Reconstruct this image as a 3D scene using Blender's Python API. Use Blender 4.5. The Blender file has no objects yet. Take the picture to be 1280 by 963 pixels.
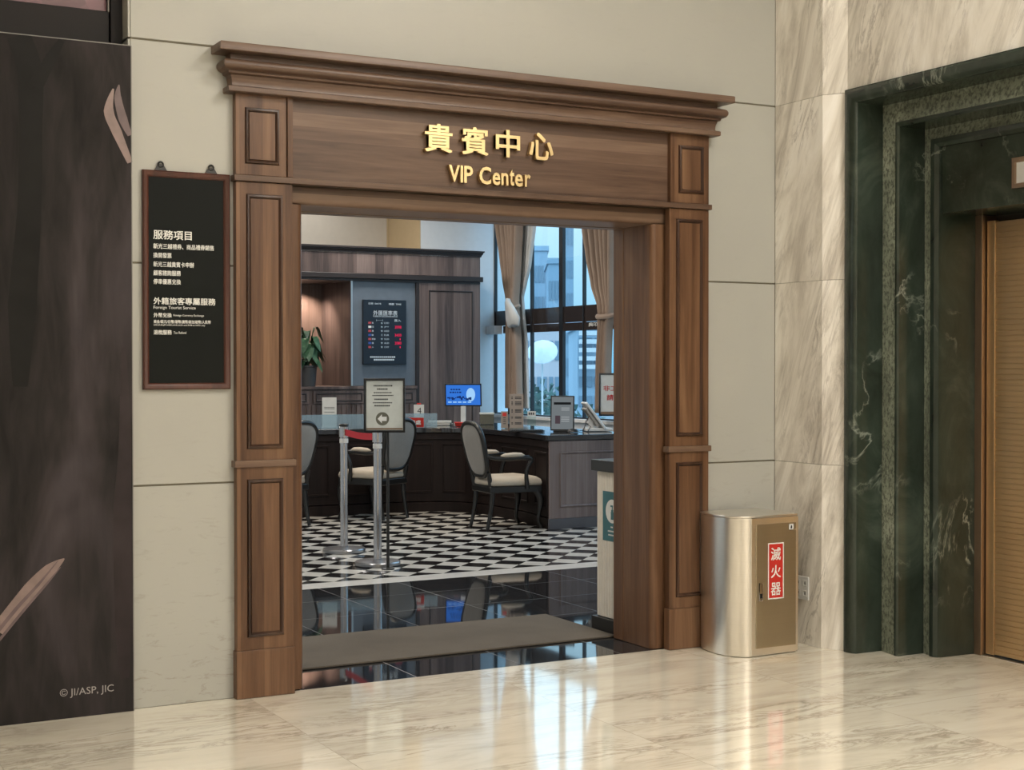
import bpy, bmesh, math, random
from mathutils import Vector, Matrix
random.seed(7)
PI = math.pi
scene = bpy.context.scene
COL = scene.collection
R = math.radians

# ------------------------------------------------------------------ node helpers
def new_mat(name):
    m = bpy.data.materials.new(name); m.use_nodes = True
    nt = m.node_tree; nt.nodes.clear()
    out = nt.nodes.new('ShaderNodeOutputMaterial')
    return m, nt, out
def principled(nt, out, col=(.5, .5, .5), rough=.5, metal=0, spec=.5, coat=0, coat_r=.1):
    p = nt.nodes.new('ShaderNodeBsdfPrincipled')
    p.inputs['Base Color'].default_value = (*col, 1)
    p.inputs['Roughness'].default_value = rough
    p.inputs['Metallic'].default_value = metal
    p.inputs['Specular IOR Level'].default_value = spec
    p.inputs['Coat Weight'].default_value = coat
    p.inputs['Coat Roughness'].default_value = coat_r
    nt.links.new(p.outputs[0], out.inputs[0])
    return p
def coords(nt, scale=(1, 1, 1), rot=(0, 0, 0), rand=False, kind='Object'):
    tc = nt.nodes.new('ShaderNodeTexCoord')
    mp = nt.nodes.new('ShaderNodeMapping')
    mp.inputs['Scale'].default_value = scale
    mp.inputs['Rotation'].default_value = rot
    src = tc.outputs[kind]
    if rand:
        oi = nt.nodes.new('ShaderNodeObjectInfo')
        mul = nt.nodes.new('ShaderNodeMath'); mul.operation = 'MULTIPLY'; mul.inputs[1].default_value = 37.0
        nt.links.new(oi.outputs['Random'], mul.inputs[0])
        ad = nt.nodes.new('ShaderNodeVectorMath'); ad.operation = 'ADD'
        nt.links.new(src, ad.inputs[0]); nt.links.new(mul.outputs[0], ad.inputs[1])
        src = ad.outputs[0]
    nt.links.new(src, mp.inputs[0])
    return mp.outputs[0]
def noise(nt, vec, scale=5, detail=4, rough=.5, dist=0):
    n = nt.nodes.new('ShaderNodeTexNoise')
    n.inputs['Scale'].default_value = scale; n.inputs['Detail'].default_value = detail
    n.inputs['Roughness'].default_value = rough; n.inputs['Distortion'].default_value = dist
    nt.links.new(vec, n.inputs['Vector'])
    return n.outputs['Fac']
def ramp(nt, fac, stops):
    r = nt.nodes.new('ShaderNodeValToRGB')
    els = r.color_ramp.elements
    while len(els) > 1: els.remove(els[-1])
    els[0].position = stops[0][0]; els[0].color = (*stops[0][1], 1)
    for p, c in stops[1:]:
        e = els.new(p); e.color = (*c, 1)
    nt.links.new(fac, r.inputs[0])
    return r.outputs[0]
def math_n(nt, op, a, b=None, c=None):
    n = nt.nodes.new('ShaderNodeMath'); n.operation = op
    for i, v in enumerate((a, b, c)):
        if v is None: continue
        if isinstance(v, (int, float)): n.inputs[i].default_value = v
        else: nt.links.new(v, n.inputs[i])
    return n.outputs[0]
def mix(nt, fac, a, b, mode='MIX'):
    n = nt.nodes.new('ShaderNodeMix'); n.data_type = 'RGBA'; n.blend_type = mode
    for sock, v in ((n.inputs[0], fac), (n.inputs[6], a), (n.inputs[7], b)):
        if isinstance(v, (int, float)): sock.default_value = v
        elif isinstance(v, tuple): sock.default_value = (*v, 1)
        else: nt.links.new(v, sock)
    return n.outputs[2]
def bump(nt, p, h, strength=.2, dist=.01):
    b = nt.nodes.new('ShaderNodeBump'); b.inputs['Strength'].default_value = strength
    b.inputs['Distance'].default_value = dist
    nt.links.new(h, b.inputs['Height']); nt.links.new(b.outputs[0], p.inputs['Normal'])

def plain(name, col, rough=.5, metal=0, spec=.5, coat=0, var=.06, nscale=14):
    m, nt, out = new_mat(name)
    p = principled(nt, out, col, rough, metal, spec, coat)
    v = coords(nt, rand=True)
    n = noise(nt, v, nscale, 3)
    a = tuple(c*(1-var) for c in col); b = tuple(min(1, c*(1+var)) for c in col)
    nt.links.new(ramp(nt, n, [(.3, a), (.7, b)]), p.inputs['Base Color'])
    return m
def emis(name, col, s):
    m, nt, out = new_mat(name)
    e = nt.nodes.new('ShaderNodeEmission'); e.inputs[0].default_value = (*col, 1); e.inputs[1].default_value = s
    nt.links.new(e.outputs[0], out.inputs[0]); return m

def wood(name, axis, dark, mid, light, rough=.38, plank=.11, step=.22, coat=.06, spec=.35):
    m, nt, out = new_mat(name)
    p = principled(nt, out, mid, rough, spec=spec, coat=coat, coat_r=.25)
    sc = {'v': (1, 1, .06), 'h': (.06, 1, 1), 'y': (1, .06, 1)}[axis]
    v = coords(nt, sc, rand=True)
    n1 = noise(nt, v, 9, 6, .6, 1.2)
    n2 = noise(nt, v, 60, 4, .6, .3)
    # plank tone steps
    tc = nt.nodes.new('ShaderNodeTexCoord'); sp = nt.nodes.new('ShaderNodeSeparateXYZ')
    nt.links.new(tc.outputs['Object'], sp.inputs[0])
    s = {'v': sp.outputs[0], 'h': sp.outputs[2], 'y': sp.outputs[2]}[axis]
    st = math_n(nt, 'FLOOR', math_n(nt, 'DIVIDE', s, plank))
    wn = nt.nodes.new('ShaderNodeTexWhiteNoise'); wn.noise_dimensions = '1D'
    nt.links.new(st, wn.inputs['W'])
    f = math_n(nt, 'ADD', math_n(nt, 'MULTIPLY', n1, .75), math_n(nt, 'MULTIPLY', n2, .25))
    f = math_n(nt, 'ADD', f, math_n(nt, 'MULTIPLY', math_n(nt, 'SUBTRACT', wn.outputs['Value'], .5), step))
    c = ramp(nt, f, [(.28, dark), (.5, mid), (.74, light)])
    nt.links.new(c, p.inputs['Base Color'])
    bump(nt, p, n2, .05, .004)
    return m

def marble_floor():
    m, nt, out = new_mat('cream_marble_floor')
    p = principled(nt, out, (.6, .55, .45), .12, spec=.6, coat=.85, coat_r=.045)
    tc = nt.nodes.new('ShaderNodeTexCoord')
    br = nt.nodes.new('ShaderNodeTexBrick')
    br.offset = 0; br.inputs['Scale'].default_value = 1
    br.inputs['Brick Width'].default_value = 1.2; br.inputs['Row Height'].default_value = .8
    br.inputs['Mortar Size'].default_value = .0022; br.inputs['Mortar Smooth'].default_value = .1
    br.inputs['Color1'].default_value = (0, 0, 0, 1); br.inputs['Color2'].default_value = (1, 1, 1, 1)
    br.inputs['Mortar'].default_value = (.5, .5, .5, 1)
    mp0 = nt.nodes.new('ShaderNodeMapping'); mp0.inputs['Location'].default_value = (.27, 0, 0)
    nt.links.new(tc.outputs['Object'], mp0.inputs[0]); nt.links.new(mp0.outputs[0], br.inputs['Vector'])
    # per tile offset
    off = nt.nodes.new('ShaderNodeVectorMath'); off.operation = 'MULTIPLY_ADD'
    nt.links.new(br.outputs['Color'], off.inputs[0]); off.inputs[1].default_value = (7, 5, 3)
    nt.links.new(tc.outputs['Object'], off.inputs[2])
    mp = nt.nodes.new('ShaderNodeMapping'); mp.inputs['Scale'].default_value = (.8, 3.2, 1); mp.inputs['Rotation'].default_value = (0, 0, R(-12))
    nt.links.new(off.outputs[0], mp.inputs[0]); v = mp.outputs[0]
    cloud = noise(nt, v, 1.6, 5, .6, .6)
    c = ramp(nt, cloud, [(.3, (.68, .625, .51)), (.5, (.83, .77, .635)), (.7, (.88, .83, .70))])
    n = noise(nt, v, 2.4, 9, .68, 1.2)
    d = math_n(nt, 'ABSOLUTE', math_n(nt, 'SUBTRACT', n, .5))
    vein = ramp(nt, d, [(0, (1, 1, 1)), (.014, (.6, .6, .6)), (.06, (0, 0, 0))])
    n3 = noise(nt, v, 1.3, 3, .5)
    vm = math_n(nt, 'MULTIPLY', vein, ramp(nt, n3, [(.42, (0, 0, 0)), (.62, (.62, .62, .62))]))
    c = mix(nt, vm, c, (.25, .20, .13))
    c = mix(nt, math_n(nt, 'MULTIPLY', br.outputs['Fac'], .35), c, (.3, .26, .2))
    nt.links.new(c, p.inputs['Base Color'])
    rr = math_n(nt, 'MULTIPLY_ADD', cloud, .10, .03)
    nt.links.new(rr, p.inputs['Roughness'])
    return m
def marble_wall(name='white_marble_wall', rot=(0, R(28), 0)):
    m, nt, out = new_mat(name)
    p = principled(nt, out, (.6, .55, .45), .22, spec=.5)
    tc = nt.nodes.new('ShaderNodeTexCoord'); sp = nt.nodes.new('ShaderNodeSeparateXYZ')
    nt.links.new(tc.outputs['Object'], sp.inputs[0])
    u = math_n(nt, 'SUBTRACT', sp.outputs[0], sp.outputs[1]); w = sp.outputs[2]
    ca, sa = math.cos(R(71)), math.sin(R(71))
    al = math_n(nt, 'ADD', math_n(nt, 'MULTIPLY', u, ca), math_n(nt, 'MULTIPLY', w, sa))
    ac = math_n(nt, 'SUBTRACT', math_n(nt, 'MULTIPLY', u, sa), math_n(nt, 'MULTIPLY', w, ca))
    # slabs of one course differ
    sl = math_n(nt, 'MULTIPLY', math_n(nt, 'FLOOR', w), 3.7)
    cb = nt.nodes.new('ShaderNodeCombineXYZ')
    nt.links.new(math_n(nt, 'MULTIPLY', al, .75), cb.inputs[0]); nt.links.new(math_n(nt, 'MULTIPLY', ac, 3.6), cb.inputs[1]); nt.links.new(sl, cb.inputs[2])
    v = cb.outputs[0]
    cloud = noise(nt, v, 1.35, 8, .66, .95)
    c = ramp(nt, cloud, [(.32, (.44, .40, .345)), (.44, (.63, .59, .52)), (.54, (.78, .74, .665)), (.68, (.88, .85, .79))])
    n = noise(nt, v, 2.6, 9, .68, 1.2)
    d = math_n(nt, 'ABSOLUTE', math_n(nt, 'SUBTRACT', n, .5))
    vein = ramp(nt, d, [(0, (1, 1, 1)), (.012, (.6, .6, .6)), (.05, (0, 0, 0))])
    n3 = noise(nt, v, 1.7, 4, .6)
    vm = math_n(nt, 'MULTIPLY', vein, ramp(nt, n3, [(.46, (0, 0, 0)), (.66, (.72, .72, .72))]))
    c = mix(nt, vm, c, (.24, .205, .17))
    nt.links.new(c, p.inputs['Base Color'])
    return m
def green_marble(name, base, hi, speck=.0, rough=.16):
    m, nt, out = new_mat(name)
    p = principled(nt, out, base, rough, spec=.5)
    v = coords(nt, (1, 1, .7))
    cl = noise(nt, v, 3.2, 6, .65, .8)
    c = ramp(nt, cl, [(.32, tuple(x*.5 for x in base)), (.55, base), (.75, hi)])
    n = noise(nt, v, 2.3, 6, .6, .6)
    d = math_n(nt, 'ABSOLUTE', math_n(nt, 'SUBTRACT', n, .5))
    vein = ramp(nt, d, [(0, (1, 1, 1)), (.006, (.4, .4, .4)), (.018, (0, 0, 0))])
    n3 = noise(nt, v, 2.1, 2, .5)
    vm = math_n(nt, 'MULTIPLY', vein, ramp(nt, n3, [(.52, (0, 0, 0)), (.66, (.55, .55, .55))]))
    c = mix(nt, vm, c, (.42, .46, .38))
    if speck:
        sn = noise(nt, v, 55, 4, .7)
        c = mix(nt, math_n(nt, 'MULTIPLY', ramp(nt, sn, [(.45, (0, 0, 0)), (.6, (1, 1, 1))]), speck), c, (.045, .052, .038))
    nt.links.new(c, p.inputs['Base Color'])
    return m
def cream_wall():
    m, nt, out = new_mat('cream_wall_panel')
    p = principled(nt, out, (.6, .55, .44), .34, spec=.4)
    v = coords(nt)
    n = noise(nt, v, 1.2, 3, .5)
    c = ramp(nt, n, [(.3, (.370, .366, .329)), (.7, (.396, .392, .351))])
    # scuffs and dirt close to the floor
    tc = nt.nodes.new('ShaderNodeTexCoord'); sp = nt.nodes.new('ShaderNodeSeparateXYZ')
    nt.links.new(tc.outputs['Object'], sp.inputs[0])
    low = ramp(nt, math_n(nt, 'DIVIDE', sp.outputs[2], 1.3), [(0, (1, 1, 1)), (.2, (.5, .5, .5)), (1, (.06, .06, .06))])
    v2 = coords(nt, (1.4, 1, 5))
    s = ramp(nt, noise(nt, v2, 6, 6, .7, .6), [(.555, (0, 0, 0)), (.68, (1, 1, 1))])
    c = mix(nt, math_n(nt, 'MULTIPLY', math_n(nt, 'MULTIPLY', s, low), .8), c, (.20, .17, .12))
    nt.links.new(c, p.inputs['Base Color'])
    return m
def dark_tile():
    m, nt, out = new_mat('black_polished_tile')
    p = principled(nt, out, (.012, .013, .015), .04, spec=.75)
    tc = nt.nodes.new('ShaderNodeTexCoord')
    br = nt.nodes.new('ShaderNodeTexBrick'); br.offset = 0
    br.inputs['Scale'].default_value = 1
    br.inputs['Brick Width'].default_value = .6; br.inputs['Row Height'].default_value = .6
    br.inputs['Mortar Size'].default_value = .003
    br.inputs['Color1'].default_value = (.010, .011, .013, 1); br.inputs['Color2'].default_value = (.016, .017, .019, 1)
    br.inputs['Mortar'].default_value = (.035, .035, .035, 1)
    nt.links.new(tc.outputs['Object'], br.inputs['Vector'])
    nt.links.new(br.outputs['Color'], p.inputs['Base Color'])
    rr = math_n(nt, 'MULTIPLY_ADD', br.outputs['Fac'], .4, .035)
    nt.links.new(rr, p.inputs['Roughness'])
    return m
def checker():
    m, nt, out = new_mat('black_white_checker_tile')
    p = principled(nt, out, (.5, .5, .5), .10, spec=.5)
    tc = nt.nodes.new('ShaderNodeTexCoord'); sp = nt.nodes.new('ShaderNodeSeparateXYZ')
    nt.links.new(tc.outputs['Object'], sp.inputs[0])
    k = 1/.287
    u = math_n(nt, 'MULTIPLY', math_n(nt, 'ADD', sp.outputs[0], sp.outputs[1]), k)
    w = math_n(nt, 'MULTIPLY', math_n(nt, 'SUBTRACT', sp.outputs[1], sp.outputs[0]), k)
    u0 = (4.815+3.15)*k; w0 = (3.15-4.815)*k
    fu = math_n(nt, 'FLOOR', math_n(nt, 'ADD', u, .5-u0))
    fw = math_n(nt, 'FLOOR', math_n(nt, 'ADD', w, .5-w0))
    par = math_n(nt, 'MODULO', math_n(nt, 'ABSOLUTE', math_n(nt, 'ADD', fu, fw)), 2.0)
    n = noise(nt, coords(nt), 3, 4)
    wc = ramp(nt, n, [(.3, (.50, .49, .45)), (.7, (.60, .59, .55))])
    c = mix(nt, par, (.010, .010, .011), wc)
    nt.links.new(c, p.inputs['Base Color'])
    return m
def steel(name, col, rough, aniso_axis='h', streak=.08):
    m, nt, out = new_mat(name)
    p = principled(nt, out, col, rough, 1.0)
    v = coords(nt, (.4, .4, 160) if aniso_axis == 'h' else (60, 60, .4))
    n = noise(nt, v, 6, 3)
    cl = noise(nt, coords(nt), 3.5, 4, .6, .8)
    f = math_n(nt, 'ADD', math_n(nt, 'MULTIPLY', n, .5), math_n(nt, 'MULTIPLY', cl, .5))
    nt.links.new(ramp(nt, f, [(.3, tuple(x*.93 for x in col)), (.7, tuple(min(1, x*1.05) for x in col))]), p.inputs['Base Color'])
    nt.links.new(math_n(nt, 'MULTIPLY_ADD', cl, streak*2, rough-streak), p.inputs['Roughness'])
    return m
def glass(name, tint=(1, 1, 1), rough=0.0, refl=1.0):
    m, nt, out = new_mat(name)
    t = nt.nodes.new('ShaderNodeBsdfTransparent'); t.inputs[0].default_value = (*tint, 1)
    g = nt.nodes.new('ShaderNodeBsdfGlossy'); g.inputs['Roughness'].default_value = rough
    fr = nt.nodes.new('ShaderNodeFresnel'); ge = nt.nodes.new('ShaderNodeNewGeometry')
    nt.links.new(math_n(nt, 'MULTIPLY_ADD', ge.outputs['Backfacing'], 1/1.45-1.45, 1.45), fr.inputs[0])
    mx = nt.nodes.new('ShaderNodeMixShader')
    nt.links.new(math_n(nt, 'MULTIPLY', fr.outputs[0], refl), mx.inputs[0])
    nt.links.new(t.outputs[0], mx.inputs[1]); nt.links.new(g.outputs[0], mx.inputs[2])
    nt.links.new(mx.outputs[0], out.inputs[0])
    return m
def fabric(name, col, rough=.9):
    m, nt, out = new_mat(name)
    p = principled(nt, out, col, rough, spec=.2)
    p.inputs['Sheen Weight'].default_value = .2
    v = coords(nt, rand=True)
    n = noise(nt, v, 120, 2)
    n2 = noise(nt, v, 4, 3)
    f = math_n(nt, 'ADD', math_n(nt, 'MULTIPLY', n, .5), math_n(nt, 'MULTIPLY', n2, .5))
    nt.links.new(ramp(nt, f, [(.3, tuple(x*.85 for x in col)), (.7, tuple(x*1.1 for x in col))]), p.inputs['Base Color'])
    bump(nt, p, n, .08, .002)
    return m
def printed_backdrop():
    m, nt, out = new_mat('dark_printed_backdrop')
    p = principled(nt, out, (.05, .045, .045), .55, spec=.08)
    v = coords(nt, (1.8, 1, .55), (0, R(8), 0))
    n = noise(nt, v, 1.7, 3, .5, 1.0)
    c = ramp(nt, n, [(.32, (.009, .0082, .008)), (.44, (.016, .0143, .014)), (.52, (.026, .0225, .0225)), (.6, (.042, .035, .0365)), (.72, (.07, .059, .064))])
    n2 = noise(nt, coords(nt, (6, 1, 1)), 2.5, 5, .6, .8)
    c = mix(nt, .35, c, ramp(nt, n2, [(.3, (.012, .012, .0115)), (.7, (.050, .042, .042))]))
    nt.links.new(c, p.inputs['Base Color'])
    return m
def pink_film():
    m, nt, out = new_mat('pink_printed_film')
    p = principled(nt, out, (.12, .05, .06), .3)
    v = coords(nt, (1, 1, .4), (0, R(-25), 0))
    vo = nt.nodes.new('ShaderNodeTexVoronoi'); vo.inputs['Scale'].default_value = 6
    nt.links.new(v, vo.inputs['Vector'])
    sp = nt.nodes.new('ShaderNodeSeparateColor'); nt.links.new(vo.outputs['Color'], sp.inputs[0])
    nt.links.new(ramp(nt, sp.outputs[0], [(0, (.10, .05, .055)), (1, (.21, .095, .11))]), p.inputs['Base Color'])
    return m
def carpet():
    m, nt, out = new_mat('grey_brown_mat')
    p = principled(nt, out, (.07, .06, .05), .95, spec=.1)
    v = coords(nt)
    n = noise(nt, v, 160, 3); n2 = noise(nt, v, 3, 4)
    f = math_n(nt, 'ADD', math_n(nt, 'MULTIPLY', n, .6), math_n(nt, 'MULTIPLY', n2, .4))
    nt.links.new(ramp(nt, f, [(.3, (.070, .060, .049)), (.7, (.122, .107, .089))]), p.inputs['Base Color'])
    bump(nt, p, n, .4, .004)
    return m
def leaf_mat():
    m, nt, out = new_mat('dark_green_leaf')
    p = principled(nt, out, (.03, .08, .04), .35)
    tc = nt.nodes.new('ShaderNodeTexCoord')
    n = noise(nt, tc.outputs['Object'], 18, 3)
    nt.links.new(ramp(nt, n, [(.35, (.012, .045, .022)), (.6, (.04, .10, .05)), (.75, (.13, .2, .13))]), p.inputs['Base Color'])
    return m

M = {}
WD, WM, WL = (.095, .053, .034), (.195, .122, .083), (.30, .205, .145)
M['wood_v'] = wood('walnut_vertical', 'v', (.056, .024, .011), (.122, .061, .031), (.205, .114, .061))
M['wood_h'] = wood('walnut_horizontal', 'h', (.062, .034, .022), (.126, .076, .050), (.20, .131, .09), plank=.062, step=.34)
M['wood_groove'] = wood('walnut_dark_moulding', 'v', (.020, .009, .005), (.042, .020, .012), (.085, .046, .028), rough=.3)
CD, CM, CL = (.056, .041, .038), (.116, .084, .075), (.185, .142, .128)
M['cab_v'] = wood('cabinet_walnut_vertical', 'v', CD, CM, CL, plank=.115, step=.30)
M['cab_h'] = wood('cabinet_walnut_horizontal', 'h', CD, CM, CL)
M['cab_dark'] = plain('dark_cabinet_edge', (.022, .016, .015), .4)
M['desk_front'] = wood('dark_desk_wood', 'v', (.007, .0042, .0038), (.013, .008, .007), (.022, .014, .012), plank=.4, rough=.5, coat=0, spec=.2)
M['desk_end'] = wood('desk_end_panel_wood', 'v', (.10, .075, .07), (.15, .115, .108), (.2, .16, .15), plank=.25)
M['counter'] = plain('dark_polished_stone', (.018, .018, .02), .06, spec=.7)
M['marble_floor'] = marble_floor()
M['marble_wall'] = marble_wall()
M['green'] = green_marble('dark_green_marble', (.028, .040, .030), (.06, .078, .06))
M['green_strip'] = green_marble('rough_green_marble_strip', (.28, .315, .24), (.45, .49, .39), .85, .5)
M['cream'] = cream_wall()
M['joint'] = plain('dark_joint', (.13, .115, .08), .8)
M['core'] = plain('dark_wall_core', (.06, .05, .04), .8)
M['tile'] = dark_tile(); M['checker'] = checker()
M['white_tile'] = plain('white_border_tile', (.58, .57, .54), .12)
M['mat'] = carpet()
M['steel'] = steel('brushed_steel_side', (.86, .83, .77), .3, 'h', .06)
M['steel_door'] = steel('bronze_steel_door', (.43, .37, .265), .42, 'h', .05)
M['chrome'] = plain('polished_chrome', (.46, .46, .48), .10, 1.0, var=.02, nscale=3); M['base_steel'] = plain('satin_steel', (.30, .30, .31), .28, 1.0, var=.04, nscale=6)
M['gold'] = plain('brushed_gold', (.80, .62, .33), .30, 1.0)
M['copper'] = steel('copper_jamb', (.40, .29, .21), .45, 'v', .05)
M['elev_door'] = steel('bronze_elevator_door', (.72, .52, .30), .45, 'h', .05)
M['black'] = plain('black_lacquer', (.010, .010, .010), .3)
M['black_matte'] = plain('black_matte', (.012, .012, .012), .6)
M['frame_brown'] = wood('reddish_brown_frame', 'v', (.035, .011, .007), (.072, .024, .015), (.11, .042, .026), rough=.35)
M['board'] = plain('black_sign_board', (.0055, .007, .0062), .5, spec=.12)
M['white_ink'] = plain('white_lettering', (.72, .72, .68), .5)
M['grey_ink'] = plain('grey_lettering', (.30, .28, .27), .5)
M['dark_ink'] = plain('dark_lettering', (.03, .03, .03), .6)
M['red_ink'] = plain('red_lettering', (.45, .03, .03), .5)
M['red'] = plain('red_sign_red', (.50, .025, .018), .4)
M['belt'] = plain('red_belt_fabric', (.42, .012, .025), .7)
M['white'] = plain('white_plastic', (.62, .62, .60), .35)
M['paper'] = plain('white_paper', (.55, .55, .52), .8)
M['sign_paper'] = plain('pale_grey_green_sheet', (.56, .575, .52), .6)
M['cream_counter'] = plain('ivory_fluted_panel', (.72, .68, .60), .45)
M['teal'] = plain('teal_poster', (.045, .15, .17), .5)
M['pale_wall'] = plain('pale_plaster', (.76, .81, .84), .8, var=.02)
M['beige_wall'] = plain('beige_plaster', (.66, .62, .55), .8, var=.02)
M['warm_lit_wall'] = plain('warm_lit_plaster', (.55, .42, .25), .8, var=.02)  # tan tint stands in for warm light on the pier's side
M['ceil'] = plain('white_ceiling', (.62, .58, .5), .85, var=.02)
M['grey_panel'] = plain('grey_laminate_panel', (.11, .135, .165), .35)
M['alu'] = steel('aluminium_edge', (.6, .6, .6), .3, 'v', .05)
M['win_frame'] = plain('black_window_frame', (.012, .014, .018), .4)
M['spandrel'] = plain('dark_glossy_spandrel', (.03, .022, .02), .12, spec=.6)
M['sill'] = plain('white_stone_sill', (.80, .80, .79), .3)
M['win_glass'] = glass('window_glass', (.88, .97, 1.0), 0, .7)
def frosted():
    m, nt, out = new_mat('frosted_blue_glass')
    t = nt.nodes.new('ShaderNodeBsdfTransparent'); t.inputs[0].default_value = (.8, .92, .97, 1)
    p = nt.nodes.new('ShaderNodeBsdfPrincipled'); p.inputs['Base Color'].default_value = (.34, .44, .50, 1); p.inputs['Roughness'].default_value = .15
    mx = nt.nodes.new('ShaderNodeMixShader'); mx.inputs[0].default_value = .38
    nt.links.new(t.outputs[0], mx.inputs[1]); nt.links.new(p.outputs[0], mx.inputs[2]); nt.links.new(mx.outputs[0], out.inputs[0]); return m
M['frosted'] = frosted()
M['clear_glass'] = glass('clear_desk_glass', (.86, .95, .95), 0, 1.0)
M['shop_glass'] = glass('shop_glass', (.85, .85, .88), 0, .8)
M['curtain'] = fabric('tan_curtain', (.34, .25, .19))
M['sheer'] = fabric('white_sheer', (.60, .60, .58))
M['uph'] = fabric('grey_upholstery', (.22, .21, .195)); M['seat_fabric'] = fabric('cream_upholstery', (.42, .37, .30))
M['leaf'] = leaf_mat()
M['pot'] = plain('dark_grey_pot', (.05, .05, .052), .5)
M['backdrop'] = printed_backdrop(); M['pink'] = pink_film()
M['motif'] = plain('pale_pink_print', (.205, .145, .13), .45, var=.2)
M['motif_dark'] = plain('mauve_print', (.12, .082, .082), .45, var=.2)
M['print_dark'] = plain('charcoal_print', (.0125, .012, .0115), .5, spec=.1, var=.2, nscale=5); M['print_mauve'] = plain('dusky_print', (.034, .027, .028), .5, spec=.1, var=.25, nscale=5)
M['shop_dark'] = plain('dark_shopfront', (.011, .009, .0085), .5, spec=.2); M['edge'] = plain('grey_hoarding_edge', (.20, .195, .18), .5)
M['navy'] = plain('navy_rate_board', (.008, .013, .022), .3)
M['led_red'] = emis('red_led_digits', (.9, .02, .10), 1.0)
M['board_white'] = plain('pale_board_lettering', (.55, .62, .66), .5)
M['screen_blue'] = emis('blue_screen', (.04, .20, .75), .9)
M['screen_cyan'] = emis('pale_screen_shapes', (.35, .62, .95), 1.0)
M['screen_dark'] = emis('screen_navy_shapes', (.01, .03, .14), 1.0)
M['screen_black'] = emis('black_screen_bar', (.012, .013, .014), 1.0); M['screen_mauve'] = emis('mauve_screen_picture', (.07, .05, .06), 1.0)
M['screen_grey'] = emis('grey_lit_screen', (.16, .18, .19), 1.0)
M['screen_light'] = emis('light_screen_lines', (.33, .35, .36), 1.0)
M['olive'] = plain('olive_box', (.11, .105, .075), .6)
M['tan_board'] = plain('grey_tan_menu_board', (.27, .225, .19), .6)
M['kraft'] = plain('brown_wood_ledge', (.2, .12, .07), .5)
M['flag_r'] = plain('flag_red', (.45, .06, .07), .5); M['flag_b'] = plain('flag_blue', (.03, .08, .35), .5)
M['bld_a'] = plain('hazed_pale_concrete', (.36, .46, .54), .8, nscale=.1)  # blue-grey tint stands in for haze over distant concrete
M['bld_b'] = plain('hazed_grey_concrete', (.30, .40, .48), .8, nscale=.1)  # distance haze mixed into the grey here too
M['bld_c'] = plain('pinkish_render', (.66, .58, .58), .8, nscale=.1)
M['bld_glass'] = plain('building_glass', (.22, .29, .35), .3)
M['bld_white'] = plain('white_balcony', (.7, .7, .7), .7)
M['ground'] = plain('grey_asphalt', (.18, .19, .2), .9)
M['parasol'] = fabric('white_canvas', (.72, .72, .72))
M['tree'] = plain('dull_green_foliage', (.09, .15, .13), .9)

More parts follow.
